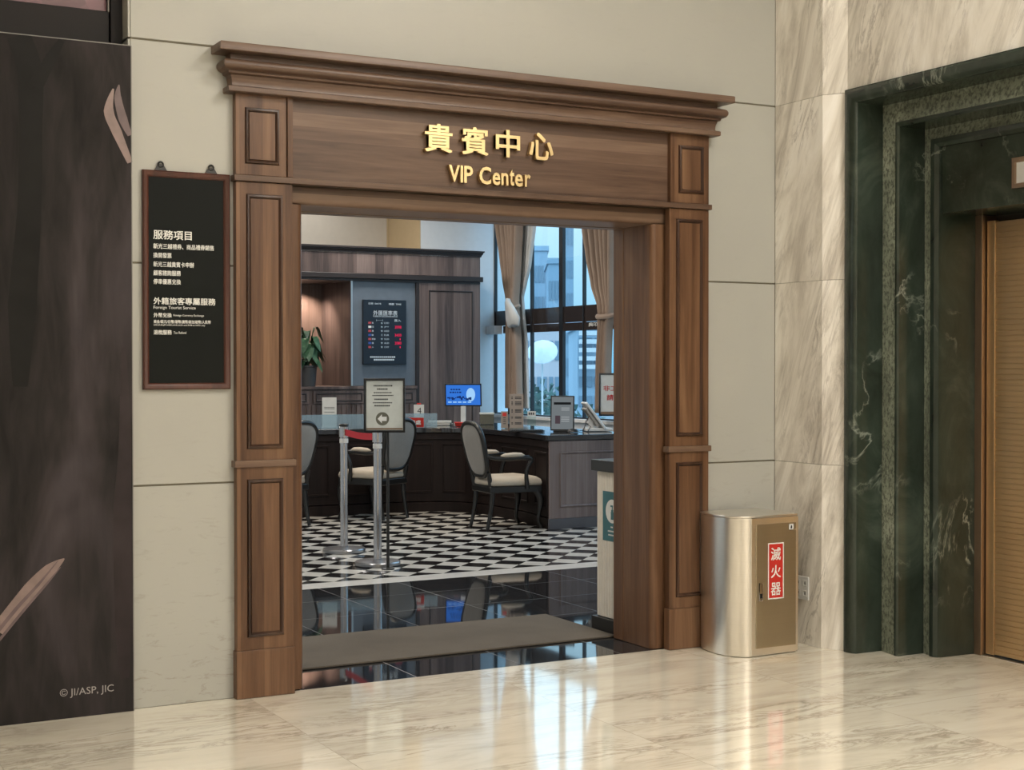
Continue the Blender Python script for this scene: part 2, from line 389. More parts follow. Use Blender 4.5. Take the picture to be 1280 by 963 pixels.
# ------------------------------------------------------------------ mesh helpers
class MB:
    def __init__(s): s.v = []; s.f = []
    def add(s, verts, faces):
        o = len(s.v); s.v += [tuple(p) for p in verts]; s.f += [tuple(i+o for i in f) for f in faces]; return s
    def box(s, x0, x1, y0, y1, z0, z1):
        v = [(x0, y0, z0), (x1, y0, z0), (x1, y1, z0), (x0, y1, z0), (x0, y0, z1), (x1, y0, z1), (x1, y1, z1), (x0, y1, z1)]
        return s.add(v, [(0, 3, 2, 1), (4, 5, 6, 7), (0, 1, 5, 4), (1, 2, 6, 5), (2, 3, 7, 6), (3, 0, 4, 7)])
    def obox(s, c, u, v, n, a, b, d):
        """box centred at c with half sizes a,b,d along unit axes u,v,n"""
        c, u, v, n = map(Vector, (c, u, v, n))
        pts = [c+u*(a*i)+v*(b*j)+n*(d*k) for k in (-1, 1) for (i, j) in ((-1, -1), (1, -1), (1, 1), (-1, 1))]
        return s.add(pts, [(0, 3, 2, 1), (4, 5, 6, 7), (0, 1, 5, 4), (1, 2, 6, 5), (2, 3, 7, 6), (3, 0, 4, 7)])
    def prism(s, poly, z0, z1):
        n = len(poly)
        v = [(x, y, z0) for x, y in poly]+[(x, y, z1) for x, y in poly]
        return s.add(v, [tuple(range(n-1, -1, -1)), tuple(range(n, 2*n))]+[(i, (i+1) % n, (i+1) % n+n, i+n) for i in range(n)])
    def loft(s, loops, closed=True, cap0=True, cap1=True):
        n = len(loops[0]); v = [p for l in loops for p in l]; f = []
        for k in range(len(loops)-1):
            a, b = k*n, (k+1)*n
            for i in range(n if closed else n-1):
                j = (i+1) % n
                f.append((a+i, a+j, b+j, b+i))
        if cap0 and closed: f.append(tuple(range(n-1, -1, -1)))
        if cap1 and closed: f.append(tuple(range((len(loops)-1)*n, len(loops)*n)))
        return s.add(v, f)
    def tube(s, pts, rad, seg=10, closed=False, flat=1.0):
        pts = [Vector(p) for p in pts]; n = len(pts)
        rad = rad if isinstance(rad, (list, tuple)) else [rad]*n
        loops = []; up = Vector((0, 0, 1)); prev = None
        for i, p in enumerate(pts):
            if closed: t = pts[(i+1) % n]-pts[i-1]
            else: t = pts[min(i+1, n-1)]-pts[max(i-1, 0)]
            t.normalize()
            if prev is None:
                a = t.cross(up)
                if a.length < .1: a = t.cross(Vector((1, 0, 0)))
            else: a = prev-t*prev.dot(t)
            a.normalize(); prev = a; b = t.cross(a)
            loops.append([p+(a*math.cos(2*PI*k/seg)+b*math.sin(2*PI*k/seg)*flat)*rad[i] for k in range(seg)])
        if closed:
            loops.append(loops[0]); return s.loft(loops, True, False, False)
        return s.loft(loops)
    def lathe(s, prof, c=(0, 0, 0), seg=28):
        loops = [[(c[0]+r*math.cos(2*PI*k/seg), c[1]+r*math.sin(2*PI*k/seg), c[2]+z) for k in range(seg)] for r, z in prof]
        return s.loft(loops)
    def frame(s, o, u, v, n, w, h, prof):
        """mitred picture-frame moulding: rectangle w x h from corner o; prof = [(inset, height)]"""
        o, u, v, n = map(Vector, (o, u, v, n))
        loops = [[o+u*a+v*b+n*hh for a, b in ((d, d), (w-d, d), (w-d, h-d), (d, h-d))] for d, hh in prof]
        return s.loft(loops, True, False, False)
    def quad(s, *p): return s.add(p, [(0, 1, 2, 3)])
    def build(s, name, mat, parent=None, bevel=0, smooth=35, seg=2):
        off = Vector(parent_base(parent)) if parent is not None else Vector((0, 0, 0))
        me = bpy.data.meshes.new(name)
        me.from_pydata([Vector(p)-off for p in s.v], [], s.f); me.update()
        bm = bmesh.new(); bm.from_mesh(me)
        bmesh.ops.recalc_face_normals(bm, faces=bm.faces); bm.to_mesh(me); bm.free()
        for p in me.polygons: p.use_smooth = True
        me.set_sharp_from_angle(angle=R(smooth))
        me.materials.append(mat)
        o = bpy.data.objects.new(name, me); COL.objects.link(o)
        if bevel:
            b = o.modifiers.new('bevel', 'BEVEL'); b.width = bevel; b.segments = seg; b.limit_method = 'ANGLE'; b.angle_limit = R(40)
            b.harden_normals = True
        if parent is not None: o.parent = parent
        return o
def parent_base(p):
    l = Vector((0, 0, 0))
    while p is not None: l += p.location; p = p.parent
    return l
def wy(y): return (y+6.4987)*KW-6.4987
def wz(z): return 1.54+(z-1.54)*KW
def tag(o, label=None, cat=None, group=None, kind=None):
    if label: o['label'] = label
    if cat: o['category'] = cat
    if group: o['group'] = group
    if kind: o['kind'] = kind
    return o
def thing(name, label, cat, loc=(0, 0, 0), group=None):
    o = bpy.data.objects.new(name, None); COL.objects.link(o); o.location = loc
    o.empty_display_size = .1
    return tag(o, label, cat, group)
def dup(root, loc=None, rotz=None, label=None, group=None):
    r = root.copy(); COL.objects.link(r)
    if loc is not None: r.location = loc
    if rotz is not None: r.rotation_euler = (0, 0, rotz)
    if label: r['label'] = label
    if group: r['group'] = group
    for ch in list(root.children):
        c = ch.copy(); COL.objects.link(c); c.parent = r
        for g in list(ch.children):
            d = g.copy(); COL.objects.link(d); d.parent = c
    return r
def struct(o): return tag(o, kind='structure')

_font = None
def text_mb(s, o, u, v, n, W=None, H=None, depth=.001, bold=0.0, align='l', spacing=1.0, fat=0.0):
    """lettering fitted to a box: o = lower-left corner, u right, v up, n outwards"""
    cu = bpy.data.curves.new('lettering', 'FONT'); cu.body = s; cu.size = 1; cu.offset = bold; cu.extrude = .5
    cu.resolution_u = 3; cu.space_character = spacing
    ob = bpy.data.objects.new('lettering', cu); COL.objects.link(ob)
    dg = bpy.context.evaluated_depsgraph_get()
    me = bpy.data.meshes.new_from_object(ob.evaluated_get(dg))
    vs = [vv.co.copy() for vv in me.vertices]; fs = [tuple(p.vertices) for p in me.polygons]
    bpy.data.objects.remove(ob); bpy.data.curves.remove(cu); bpy.data.meshes.remove(me)
    mb = MB()
    if not vs: return mb
    if fat:
        v0, f0 = vs, fs; vs, fs = [], []
        for q, (dx, dy) in enumerate(((fat, fat), (-fat, fat), (fat, -fat), (-fat, -fat))):
            o_ = len(vs); vs += [p+Vector((dx, dy, -.004*q)) for p in v0]; fs += [tuple(i+o_ for i in f) for f in f0]
    x0 = min(p.x for p in vs); x1 = max(p.x for p in vs); y0 = min(p.y for p in vs); y1 = max(p.y for p in vs)
    sy = H/(y1-y0) if H else W/(x1-x0)
    sx = W/(x1-x0) if W else sy
    if not H: sy = sx
    o, u, v, n = map(Vector, (o, u, v, n))
    sh = {'l': 0, 'c': -(x1-x0)*sx/2, 'r': -(x1-x0)*sx}[align]
    mb.add([o+u*((p.x-x0)*sx+sh)+v*((p.y-y0)*sy)+n*((p.z+.5)*depth) for p in vs], fs)
    return mb
X, Y, Z = Vector((1, 0, 0)), Vector((0, 1, 0)), Vector((0, 0, 1))
nX, nY = -X, -Y

# ================================================================== SETTING
YW = .375           # back face of the front wall (thickness of the doorway)
KW = 1.0687
XR = 8.3*KW         # window wall of the inner room
YB = 11.33          # back wall of the inner room
HT = 5.2            # hall ceiling
VT = 4.0            # inner room ceiling
# marble floor of the hall
mb = MB(); mb.box(-5, 5.9, -12.5, 0.0, -.06, 0)
struct(mb.build('floor', M['marble_floor']))
mb = MB(); mb.box(-.6, XR, .0, 2.915, -.06, 0)
struct(mb.build('floor', M['tile']))
mb = MB(); mb.box(-.6, XR, 2.915, 3.15, -.06, 0)
struct(mb.build('floor', M['white_tile']))
mb = MB(); mb.box(-.6, XR, 3.15, YB, -.06, 0)
struct(mb.build('floor', M['checker']))
# front wall: cream panels with open joints over a solid core
g = .004
mb = MB()
rows = [0, 1, 2, 3, 4, HT]
for a, b in zip(rows[:-1], rows[1:]):
    z0 = a+(g if a else 0); z1 = b-(g if b < HT else 0)
    if b <= 3:
        mb.box(1.605, 2.30, 0, .03, z0, z1); mb.box(4.52, 5.23, 0, .03, z0, z1)
        if b == 3: mb.box(2.30, 4.52, .0, .03, 2.45, z1)
    else: mb.box(1.605, 5.23, 0, .03, z0, z1)
struct(mb.build('wall_front', M['cream'], bevel=.003))
mb = MB()
mb.box(1.605, 2.32, .005, YW, 0, HT); mb.box(4.503, 8.6, .005, YW, 0, HT); mb.box(2.32, 4.503, .005, YW, 2.45, HT); mb.box(2.32, 4.503, .03, YW, 2.39, 2.45)
mb.box(-.6, 1.605, .16, YW, 0, HT)
struct(mb.build('wall_front', M['joint']))
mb = MB()                                  # plastered inner side of the front wall
mb.box(-.6, 2.32, YW, YW+.012, 0, VT); mb.box(4.503, XR, YW, YW+.012, 0, VT); mb.box(2.32, 4.503, YW, YW+.012, 2.39, VT)
struct(mb.build('wall_front', M['pale_wall']))
# shallow return at the left end of the cream wall
mb = MB()
for a, b in zip(rows[:-1], rows[1:]): mb.box(1.593, 1.604, .002, .158, a+(g if a else 0), b-(g if b < HT else 0))
struct(mb.build('trim_1', M['cream'], bevel=.002))
# hall shell (closed behind the camera)
mb = MB(); mb.box(-5.1, -5, -12.5, .16, 0, HT); struct(mb.build('wall_left', M['beige_wall']))
mb = MB(); mb.box(-5.1, 5.4, -12.6, -12.5, 0, HT); struct(mb.build('wall_rear', M['beige_wall']))
mb = MB(); mb.box(-5.1, 6.2, -12.6, .16, HT, HT+.1); struct(mb.build('ceiling', M['ceil']))
# marble wall on the right with a canted corner
OY = -.515; OZ = 3.01; NY = -2.85
mb = MB()
zs = [0, .3, 1, 2, 3.0, 4, HT]
for a, b in ((0, 1), (1, 2), (2, 3), (3, 4.2), (4.2, HT)):
    z0 = a+(.0007 if a else 0); z1 = b-(.0007 if b < HT else 0)
    mb.prism([(5.23, -.001), (5.23, -.40), (5.60, -.40), (5.60, -.001)], z0, z1)
    mb.prism([(5.23, -.4015), (5.305, -.514), (5.60, -.514), (5.60, -.4015)], z0, z1)
mb.box(5.305, 5.60, NY, OY+.001, OZ+.002, 4.2); mb.box(5.305, 5.60, NY, OY+.001, 4.203, HT)
mb.box(5.305, 5.60, -12.5, NY-.001, 0, HT)
struct(mb.build('wall_right', M['marble_wall'], bevel=.0015))
# lift shaft shell behind the surround
mb = MB(); mb.box(5.96, 6.1, -3.0, -.3, 0, OZ+.2); mb.box(5.6, 6.1, -.40, -.30, 0, OZ+.2); mb.box(5.6, 6.1, -3.0, -2.86, 0, OZ+.2); mb.box(5.6, 6.1, -3.0, -.3, OZ+.1, OZ+.2)
struct(mb.build('wall_right', M['core']))

# inner room walls and ceiling
mb = MB(); mb.box(-.6, 7.80, YB, YB+.15, 0, VT); struct(mb.build('wall_back', M['beige_wall']))
mb = MB(); mb.box(7.80, XR, YB-.05, YB+.15, 0, VT); struct(mb.build('wall_back', M['warm_lit_wall']))
YP = 10.30          # pale pier next to the window
mb = MB(); mb.box(7.82, XR, YP, YB-.06, 0, VT); struct(mb.build('wall_back', M['pale_wall']))
mb = MB(); mb.box(7.806, 7.8195, YP, YB-.06, 0, VT); struct(mb.build('wall_back', M['warm_lit_wall']))  # pier side coloured tan as if lit by warm lamps
mb = MB(); mb.box(-.75, -.6, YW, YB, 0, VT); struct(mb.build('wall_left', M['pale_wall']))
WY0, WY1, WZ0, WZ1 = 2.0, 10.298, wz(.937), 3.9
mb = MB()
mb.box(XR, XR+.25, WY1, YB+.15, 0, VT); mb.box(XR, XR+.25, YW, WY0, 0, VT)
mb.box(XR, XR+.25, WY0, WY1, 0, WZ0); mb.box(XR, XR+.25, WY0, WY1, WZ1, VT)
struct(mb.build('wall_right', M['pale_wall']))
mb = MB(); mb.box(-.75, XR+.25, YW, YB+.15, VT, VT+.1); struct(mb.build('ceiling', M['ceil']))

# window wall
win = bpy.data.objects.new('window_1', None); COL.objects.link(win); win.location = (XR, 5.6, WZ0); struct(win)
def mull(y, w, d0=.004, d1=.05): return MB().box(XR+d0, XR+d1, y-w/2, y+w/2, WZ0, WZ1)
for y, w in ((8.84, .055), (8.30, .025), (7.61, .085), (7.13, .022), (6.3, .085), (5.6, .022), (4.9, .085), (4.0, .03), (3.1, .085)):
    mull(wy(y), w).build('mullion', M['win_frame'], win, .003)
mb = MB(); mb.box(XR+.004, XR+.05, WY0, WY1, WZ1-.05, WZ1); mb.box(XR+.004, XR+.05, WY0, WY1, WZ0, WZ0+.03)
mb.box(XR+.004, XR+.05, WY0, WY0+.05, WZ0+.03, WZ1-.05); mb.box(XR+.004, XR+.05, WY1-.012, WY1, WZ0+.03, WZ1-.05)
mb.build('window_frame', M['win_frame'], win, .003)
MB().box(XR+.024, XR+.030, WY0+.05, WY1-.012, wz(2.2), WZ1-.05).build('pane', M['win_glass'], win)
MB().box(XR+.024, XR+.030, WY0+.05, WY1-.012, WZ0+.03, wz(1.925)).build('pane', M['win_glass'], win)
MB().box(XR+.018, XR+.036, WY0+.05, wy(9.207), wz(2.02), wz(2.2)).build('spandrel_band', M['spandrel'], win)
mb = MB().box(XR+.012, XR+.04, WY0+.05, wy(9.0), wz(1.925), wz(2.015)); sb = mb.build('spandrel_band', M['spandrel'], win)
text_mb('典印章', (XR+.0118, wy(7.02), wz(1.962)), nY, Z, nX, W=.30, H=.048, depth=.001, bold=.01).build('sign_lettering', M['white_ink'], win)
MB().box(XR-.05, XR+.09, WY0, WY1, WZ0-.03, WZ0+.012).build('window_sill', M['sill'], win, .004)
mb = MB().box(8.755, XR+.003, wy(9.0), YP-.002, wz(1.918), wz(2.02)).build('transom_ledge', M['sill'], win, .004)

# ================================================================== DOORWAY SURROUND
PX0, PX1, PI0, PI1 = 2.072, 4.737, 2.345, 4.478
FY = -.045
ds = thing('doorway_surround', 'large walnut doorway surround with panelled pilasters, cornice and gold letters', 'doorway', (3.41, 0, 0))
panel_prof = [(0, .001), (.004, .010), (.012, .012), (.019, .006), (.022, -.004)]
def pilaster(x0, x1, sx, name='pilaster'):
    mb = MB(); mb.box(x0, x1, FY, -.001, .222, 2.386)
    p = mb.build(name, M['wood_v'], ds, .002)
    a = x0 if sx > 0 else x0
    MB().box(x0-.006, x1+.004, FY-.008, -.001, 0.001, .222).build('plinth_block', M['wood_v'], p, .003)
    MB().box(x0-.012, x1+.012, FY-.012, -.001, 1.070, 1.101).build('mid_rail', M['wood_h'], p, .003)
    c = (x0+x1)/2; w = .176
    for z0, z1 in ((.283, 1.014), (1.154, 2.331)):
        MB().frame((c-w/2, FY, z0), X, Z, nY, w, z1-z0, panel_prof).build('panel_moulding', M['wood_groove'], p)
        MB().box(c-w/2+.021, c+w/2-.021, FY-.0035, FY+.002, z0+.021, z1-.021).build('panel', M['wood_v'], p)
    # upper block beside the frieze
    z0, z1 = 2.418, 2.79
    b = MB().box(x0-.0, x1-(.028 if sx > 0 else 0)+0, FY, -.001, z0, z1) if sx > 0 else MB().box(x0+.028, x1, FY, -.001, z0, z1)
    ub = b.build('upper_block', M['wood_v'], ds, .002)
    cx = c-.010*sx
    w2 = .165
    MB().frame((cx-w2/2, FY, 2.470), X, Z, nY, w2, .258, panel_prof).build('panel_moulding', M['wood_groove'], ub)
    MB().box(cx-w2/2+.021, cx+w2/2-.021, FY-.0035, FY+.002, 2.491, 2.707).build('panel', M['wood_v'], ub)
    xs = (x1-.026, x1) if sx > 0 else (x0, x0+.026)
    MB().box(xs[0], xs[1], FY-.010, -.001, z0, z1).build('stile_strip', M['wood_v'], ub, .002)
pilaster(PX0, PI0, 1); pilaster(PI1, PX1, -1)
MB().box(PI0+.001, PI1-.001, FY+.018, -.001, 2.418, 2.79).build('frieze', M['wood_h'], ds)
MB().box(PX0-.012, PX1+.012, FY-.016, -.001, 2.388, 2.416).build('ledge', M['wood_h'], ds, .003)
# cornice
prof = [(0.0, 2.788), (.042, 2.788), (.046, 2.792), (.046, 2.812), (.040, 2.816), (.026, 2.818), (.024, 2.826), (.026, 2.845), (.033, 2.866),
        (.046, 2.872), (.048, 2.882), (.056, 2.884), (.068, 2.890), (.075, 2.902), (.076, 2.914), (.070, 2.926), (.060, 2.932), (.032, 2.934), (.032, 2.962),
        (.098, 2.963), (.101, 2.966), (.101, 2.996), (.098, 3.0), (0, 3.0)]
loops = [[(PX0-d, -.001, z), (PX0-d, FY-d, z), (PX1+d, FY-d, z), (PX1+d, -.001, z)] for d, z in prof]
MB().loft(loops, False).build('cornice', M['wood_h'], ds, smooth=40)
# architrave strips, jambs and soffit
AY = .02
OX0, OX1, OZT = 2.421, 4.405, 2.302
def strip(x0, x1, sgn):
    mb = MB()
    pts = []
    n = 8
    poly = [(x0, .08), (x0, AY+.016)] if sgn > 0 else [(x1, .08), (x1, AY+.016)]
    # flat face then a bullnose towards the opening
    if sgn > 0:
        poly = [(x0, YW-.08), (x0, AY), (x1-.03, AY)]+[(x1-.03+.03*math.sin(PI/2*k/n), AY+.03-.03*math.cos(PI/2*k/n)) for k in range(1, n+1)]+[(x1, YW-.08)]
    else:
        poly = [(x1, YW-.08), (x1, AY), (x0+.03, AY)]+[(x0+.03-.03*math.sin(PI/2*k/n), AY+.03-.03*math.cos(PI/2*k/n)) for k in range(1, n+1)]+[(x0, YW-.08)]
    mb.prism(poly, .002, OZT)
    return mb
strip(PI0-.02, OX0, 1).build('jamb', M['wood_v'], ds)
strip(OX1, PI1+.02, -1).build('jamb', M['wood_v'], ds)
MB().box(PI0-.02, OX0+.004, YW-.08, YW+.02, .002, OZT).build('jamb_stop', M['wood_v'], ds, .004)
MB().box(OX1-.004, PI1+.02, YW-.08, YW+.02, .002, OZT).build('jamb_stop', M['wood_v'], ds, .004)
n = 8
hp = [(YW-.08, 2.386), (AY, 2.386), (AY, OZT+.03)]+[(AY+.03-.03*math.cos(PI/2*k/n), OZT+.03-.03*math.sin(PI/2*k/n)) for k in range(1, n+1)]+[(YW-.08, OZT)]
mb = MB(); mb.loft([[(PI0-.02, y, z) for y, z in hp], [(PI1+.02, y, z) for y, z in hp]]); mb.build('head_jamb', M['wood_h'], ds)
MB().box(PI0-.02, PI1+.02, YW-.08, YW+.02, OZT-.004, 2.386).build('head_stop', M['wood_h'], ds, .004)
# gold lettering
fy = FY+.018
for ch, x0, x1 in (('貴', 3.022, 3.172), ('賓', 3.222, 3.372), ('中', 3.414, 3.553), ('心', 3.606, 3.747)):
    mb = text_mb(ch, (x0, fy-.006, 2.588), X, Z, nY, W=x1-x0, H=.138, depth=.026, fat=.018)
    mb.build('chinese_character', M['gold'], ds, 0)
s = 'VIP Center'
lx = [3.153, 3.217, 3.237, None, 3.322, 3.396, 3.446, 3.494, 3.524, 3.581]
lw = [.061, .014, .049, 0, .066, .044, .040, .026, .046, .034]
lh = [.084]*3+[0, .088, .063, .062, .082, .063, .062]
for i, ch in enumerate(s):
    if ch == ' ': continue
    if ch == 'I':
        mb = MB().box(lx[i], lx[i]+lw[i], fy-.030, fy-.006, 2.447, 2.531)
    else:
        mb = text_mb(ch, (lx[i], fy-.006, 2.447-(.002 if ch in 'Ce' else 0)), X, Z, nY, W=lw[i], H=lh[i], depth=.024, bold=.022)
    mb.build('latin_letter', M['gold'], ds, 0)

# ================================================================== SERVICE BOARD
sb = thing('service_board', 'tall black service notice in a reddish brown frame hung left of the doorway', 'sign', (1.852, -.002, 1.43))
bx0, bx1, bz0, bz1 = 1.650, 2.052, 1.432, 2.416
MB().box(bx0+.025, bx1-.025, -.012, -.003, bz0+.025, bz1-.025).build('board_face', M['board'], sb)
MB().frame((bx0, -.003, bz0), X, Z, nY, bx1-bx0, bz1-bz0, [(0, 0), (0, .018), (.006, .022), (.018, .020), (.026, .014), (.030, .008)]).build('frame', M['frame_brown'], sb)
for hx in (bx0+.085, bx1-.085):
    h = MB().prism([(0, 0)]*3, 0, 0) if False else MB()
    h.loft([[(hx-.03, -.006, bz1), (hx+.03, -.006, bz1), (hx+.012, -.006, bz1+.030), (hx-.012, -.006, bz1+.030)], [(hx-.03, -.010, bz1), (hx+.03, -.010, bz1), (hx+.012, -.010, bz1+.030), (hx-.012, -.010, bz1+.030)]])
    h.tube([(hx+.012*math.cos(a), -.009, bz1+.028+.012*math.sin(a)) for a in [2*PI*k/12 for k in range(12)]], .004, 6, closed=True)
    h.build('hanger', M['black'], sb)
def bline(s, x0, zc, h, w=None, bold=.004):
    bold = .004 if bold > .004 else bold*.5
    text_mb(s, (x0, -.0122, zc-h/2), X, Z, nY, W=w, H=h, depth=.0006, fat=bold*3 if ord(s[0]) > 255 else 0).build('lettering', M['white_ink'], sb)
TX = 1.700
bline('服務項目', TX, 2.129, .042, .175, .012)
for s, zc, w in (('新光三越禮券、商品禮券銷售', 2.077, .278), ('換開發票', 2.036, .082), ('新光三越貴賓卡申辦', 1.996, .185), ('顧客諮詢服務', 1.957, .124), ('停車優惠兌換', 1.918, .124)):
    bline(s, TX, zc, .024, w, .012)
bline('外籍旅客專屬服務', TX, 1.831, .032, .285, .012)
bline('Foreign Tourist Service', TX, 1.800, .018, .192, .004)
bline('外幣兌換', TX, 1.767, .021, .082, .012); bline('Foreign Currency Exchange', TX+.09, 1.766, .012, .14, .004)
bline('美金/歐元/日幣/港幣/澳幣/新加坡幣/人民幣', TX, 1.738, .016, .262, .008)
bline('USD,EUR,JPY,HKD,AUD,SGD and RMB to NTD only', TX, 1.722, .009, .236, .004)
bline('退稅服務', TX, 1.690, .021, .082, .012); bline('Tax Refund', TX+.09, 1.689, .011, .058, .004)

# ================================================================== HOARDING AND SHOPFRONT AT THE LEFT
hd = thing('printed_hoarding', 'tall dark printed hoarding with pale pink streaks standing at the left edge', 'hoarding', (.3, -.02, 0))
MB().box(-1.6, 1.597, -.034, -.008, .001, 2.955).build('panel', M['backdrop'], hd)
MB().box(1.5972, 1.601, -.036, -.006, .001, 2.957).build('edge_trim', M['edge'], hd)
MB().box(-1.6, 1.597, -.036, -.006, 2.9552, 2.959).build('edge_trim', M['edge'], hd)
def ribbon(pts, w, name, m, lay):
    pts = [Vector((p[0], -.0345-.0004*lay, p[1])) for p in pts]
    # smooth the centre line
    f = []
    for i in range(len(pts)-1):
        p0, p1, p2, p3 = pts[max(i-1, 0)], pts[i], pts[i+1], pts[min(i+2, len(pts)-1)]
        for k in range(6):
            t = k/6
            f.append(.5*((2*p1)+(p2-p0)*t+(2*p0-5*p1+4*p2-p3)*t*t+(3*p1-p0-3*p2+p3)*t**3))
    f.append(pts[-1]); N = len(f)
    mb = MB(); L0 = []
    for i, p in enumerate(f):
        t = (f[min(i+1, N-1)]-f[max(i-1, 0)]).normalized(); a = Vector((-t.z, 0, t.x))
        x = i/(N-1)*(len(w)-1); j = min(int(x), len(w)-2); hw = w[j]+(w[j+1]-w[j])*(x-j)
        L0.append([p-a*hw, p-a*hw+Vector((0, -.0003, 0)), p+a*hw+Vector((0, -.0003, 0)), p+a*hw])
    mb.loft(L0); return mb.build(name, m, hd)
ribbon([(1.52, 2.76), (1.50, 2.66), (1.535, 2.57), (1.592, 2.44)], [.003, .022, .022, .012], 'printed_streak', M['motif'], 0)
ribbon([(1.545, 2.78), (1.54, 2.72), (1.562, 2.63), (1.592, 2.56)], [.002, .016, .02, .010], 'printed_streak', M['motif_dark'], 1)
ribbon([(1.300, .700), (1.24, .655), (1.16, .575), (1.02, .41)], [.002, .028, .035, .03], 'printed_streak', M['motif'], 0)
ribbon([(1.275, .695), (1.19, .595), (1.10, .50), (1.0, .38)], [.001, .006, .008, .008], 'printed_streak', M['motif_dark'], 1)
ribbon([(1.285, .665), (1.22, .59), (1.13, .49), (1.02, .36)], [.001, .005, .006, .006], 'printed_streak', M['motif_dark'], 2)
ribbon([(1.12, 2.95), (1.165, 2.80), (1.168, 2.55), (1.16, 2.2), (1.13, 1.8), (1.12, 1.45)], [.05, .055, .048, .05, .06, .03], 'printed_trunk', M['print_dark'], 0)
ribbon([(1.30, 2.95), (1.25, 2.86), (1.19, 2.74)], [.012, .025, .03], 'printed_branch', M['print_dark'], 1)
ribbon([(1.56, 1.62), (1.565, 1.2), (1.55, .85), (1.555, .4), (1.56, .15)], [.010, .028, .040, .038, .02], 'printed_shape', M['print_mauve'], 0)
text_mb('© JI/ASP, JIC', (1.278, -.0346, .089), X, Z, nY, W=.232, H=.042, depth=.0005).build('lettering', M['grey_ink'], hd)
w2 = bpy.data.objects.new('window_2', None); COL.objects.link(w2); w2.location = (.3, .12, 2.9); struct(w2)
MB().box(-5, 1.535, .10, .155, 2.80, 3.13).build('window_frame', M['shop_dark'], w2, .004)
MB().box(1.540, 1.592, .095, .155, 2.80, HT-.05).build('window_frame', M['shop_dark'], w2, .004)
MB().box(1.530, 1.536, .105, .118, 3.131, HT-.05).build('frame_bead', M['edge'], w2)
MB().box(-5, 1.530, .135, .145, 3.131, HT-.05).build('pane', M['pink'], w2)
MB().box(-5, 1.592, .04, .155, 0, 2.79).build('shopfront_base', M['shop_dark'], w2)

# ================================================================== LIFT SURROUND AND DOOR
es = thing('elevator_surround', 'stepped dark green marble surround of the elevator at the right', 'elevator surround', (5.45, -1.68, 0))
sec = [(5.62, 0), (5.30, 0), (5.282, .004), (5.276, .015), (5.276, .055), (5.282, .074), (5.292, .085), (5.30, .088)]
def ring(pts, k=1.0):
    """sweep (x, t) section along far jamb, head, near jamb; t = distance in from the outer edge"""
    return [[(x, OY-t, 0.001), (x, OY-t, OZ-t*.88), (x, NY+t, OZ-t*.88), (x, NY+t, .001)] for x, t in pts]
def sweep(pts, name, m):
    return MB().loft(ring(pts), False).build(name, m, es, smooth=30)
sweep(sec+[(5.47, .093)], 'outer_reveal', M['green'])
sweep([(5.47, .093), (5.445, .215)], 'rough_strip', M['green_strip'])
sweep([(5.445, .215), (5.437, .222), (5.437, .236), (5.445, .245), (5.62, .250)], 'middle_reveal', M['green'])
sweep([(5.62, .250), (5.602, .318)], 'rough_strip', M['green_strip'])
sweep([(5.602, .318), (5.590, .322), (5.588, .350), (5.60, .372), (5.62, .378), (5.90, .390)], 'inner_reveal', M['green'])
MB().box(5.612, 5.95, NY+.385, OY-.381, 2.333, OZ-.36*.88).build('header_panel', M['green'], es, .002)
MB().box(5.285, 5.30, NY, OY, OZ-.001, OZ+.0015).build('top_bead', M['green'], es)
JY = OY-.388
MB().box(5.845, 5.95, JY-.05, JY, .002, 2.332).build('door_jamb', M['copper'], es, .002)
MB().box(5.845, 5.95, NY+.388, NY+.438, .002, 2.332).build('door_jamb', M['copper'], es, .002)
# hall indicator on the header
si = thing('floor_indicator', 'small copper framed indicator plate on the green marble above the elevator door', 'sign', (5.61, -1.52, 2.41))
MB().frame((5.611, -1.375, 2.412), nY, Z, nX, .30, .15, [(0, 0), (0, .012), (.004, .014), (.020, .014), (.024, .004)]).build('frame', M['copper'], si)
MB().box(5.606, 5.6105, -1.651, -1.399, 2.436, 2.538).build('plate', M['white'], si)
ed = thing('elevator_door', 'bronze elevator door with fine horizontal ribs inside the green marble surround', 'elevator door', (5.88, -1.6, 0))
def ribs(y0, y1):
    mb = MB(); st = .0285; z = .015; L = []
    while z < 2.29:
        for dz, d in ((0, 0), (.0195, 0), (.0215, .005), (.0265, .005)):
            L.append([(5.876+d, y0, z+dz), (5.876+d, y1, z+dz)])
        z += st
    mb.loft(L, False); mb.box(5.882, 5.91, y1, y0, .012, 2.29); return mb
dm = -1.68
for y0, y1 in ((JY-.058, dm+.003), (dm-.003, NY+.446)):
    leaf = MB().box(5.872, 5.92, y1, y0, .010, 2.300)
    lo = MB(); lo.box(5.872, 5.90, y0-.055, y0, .010, 2.300); lo.box(5.872, 5.90, y1, y1+.055, .010, 2.300)
    lf = lo.build('door_leaf', M['elev_door'], ed, .002)
    ribs(y0-.056, y1+.056).build('ribbed_panel', M['elev_door'], lf, smooth=20)
MB().box(5.846, 5.93, NY+.44, JY-.052, -.002, .0045).build('sill_plate', M['steel'], ed)

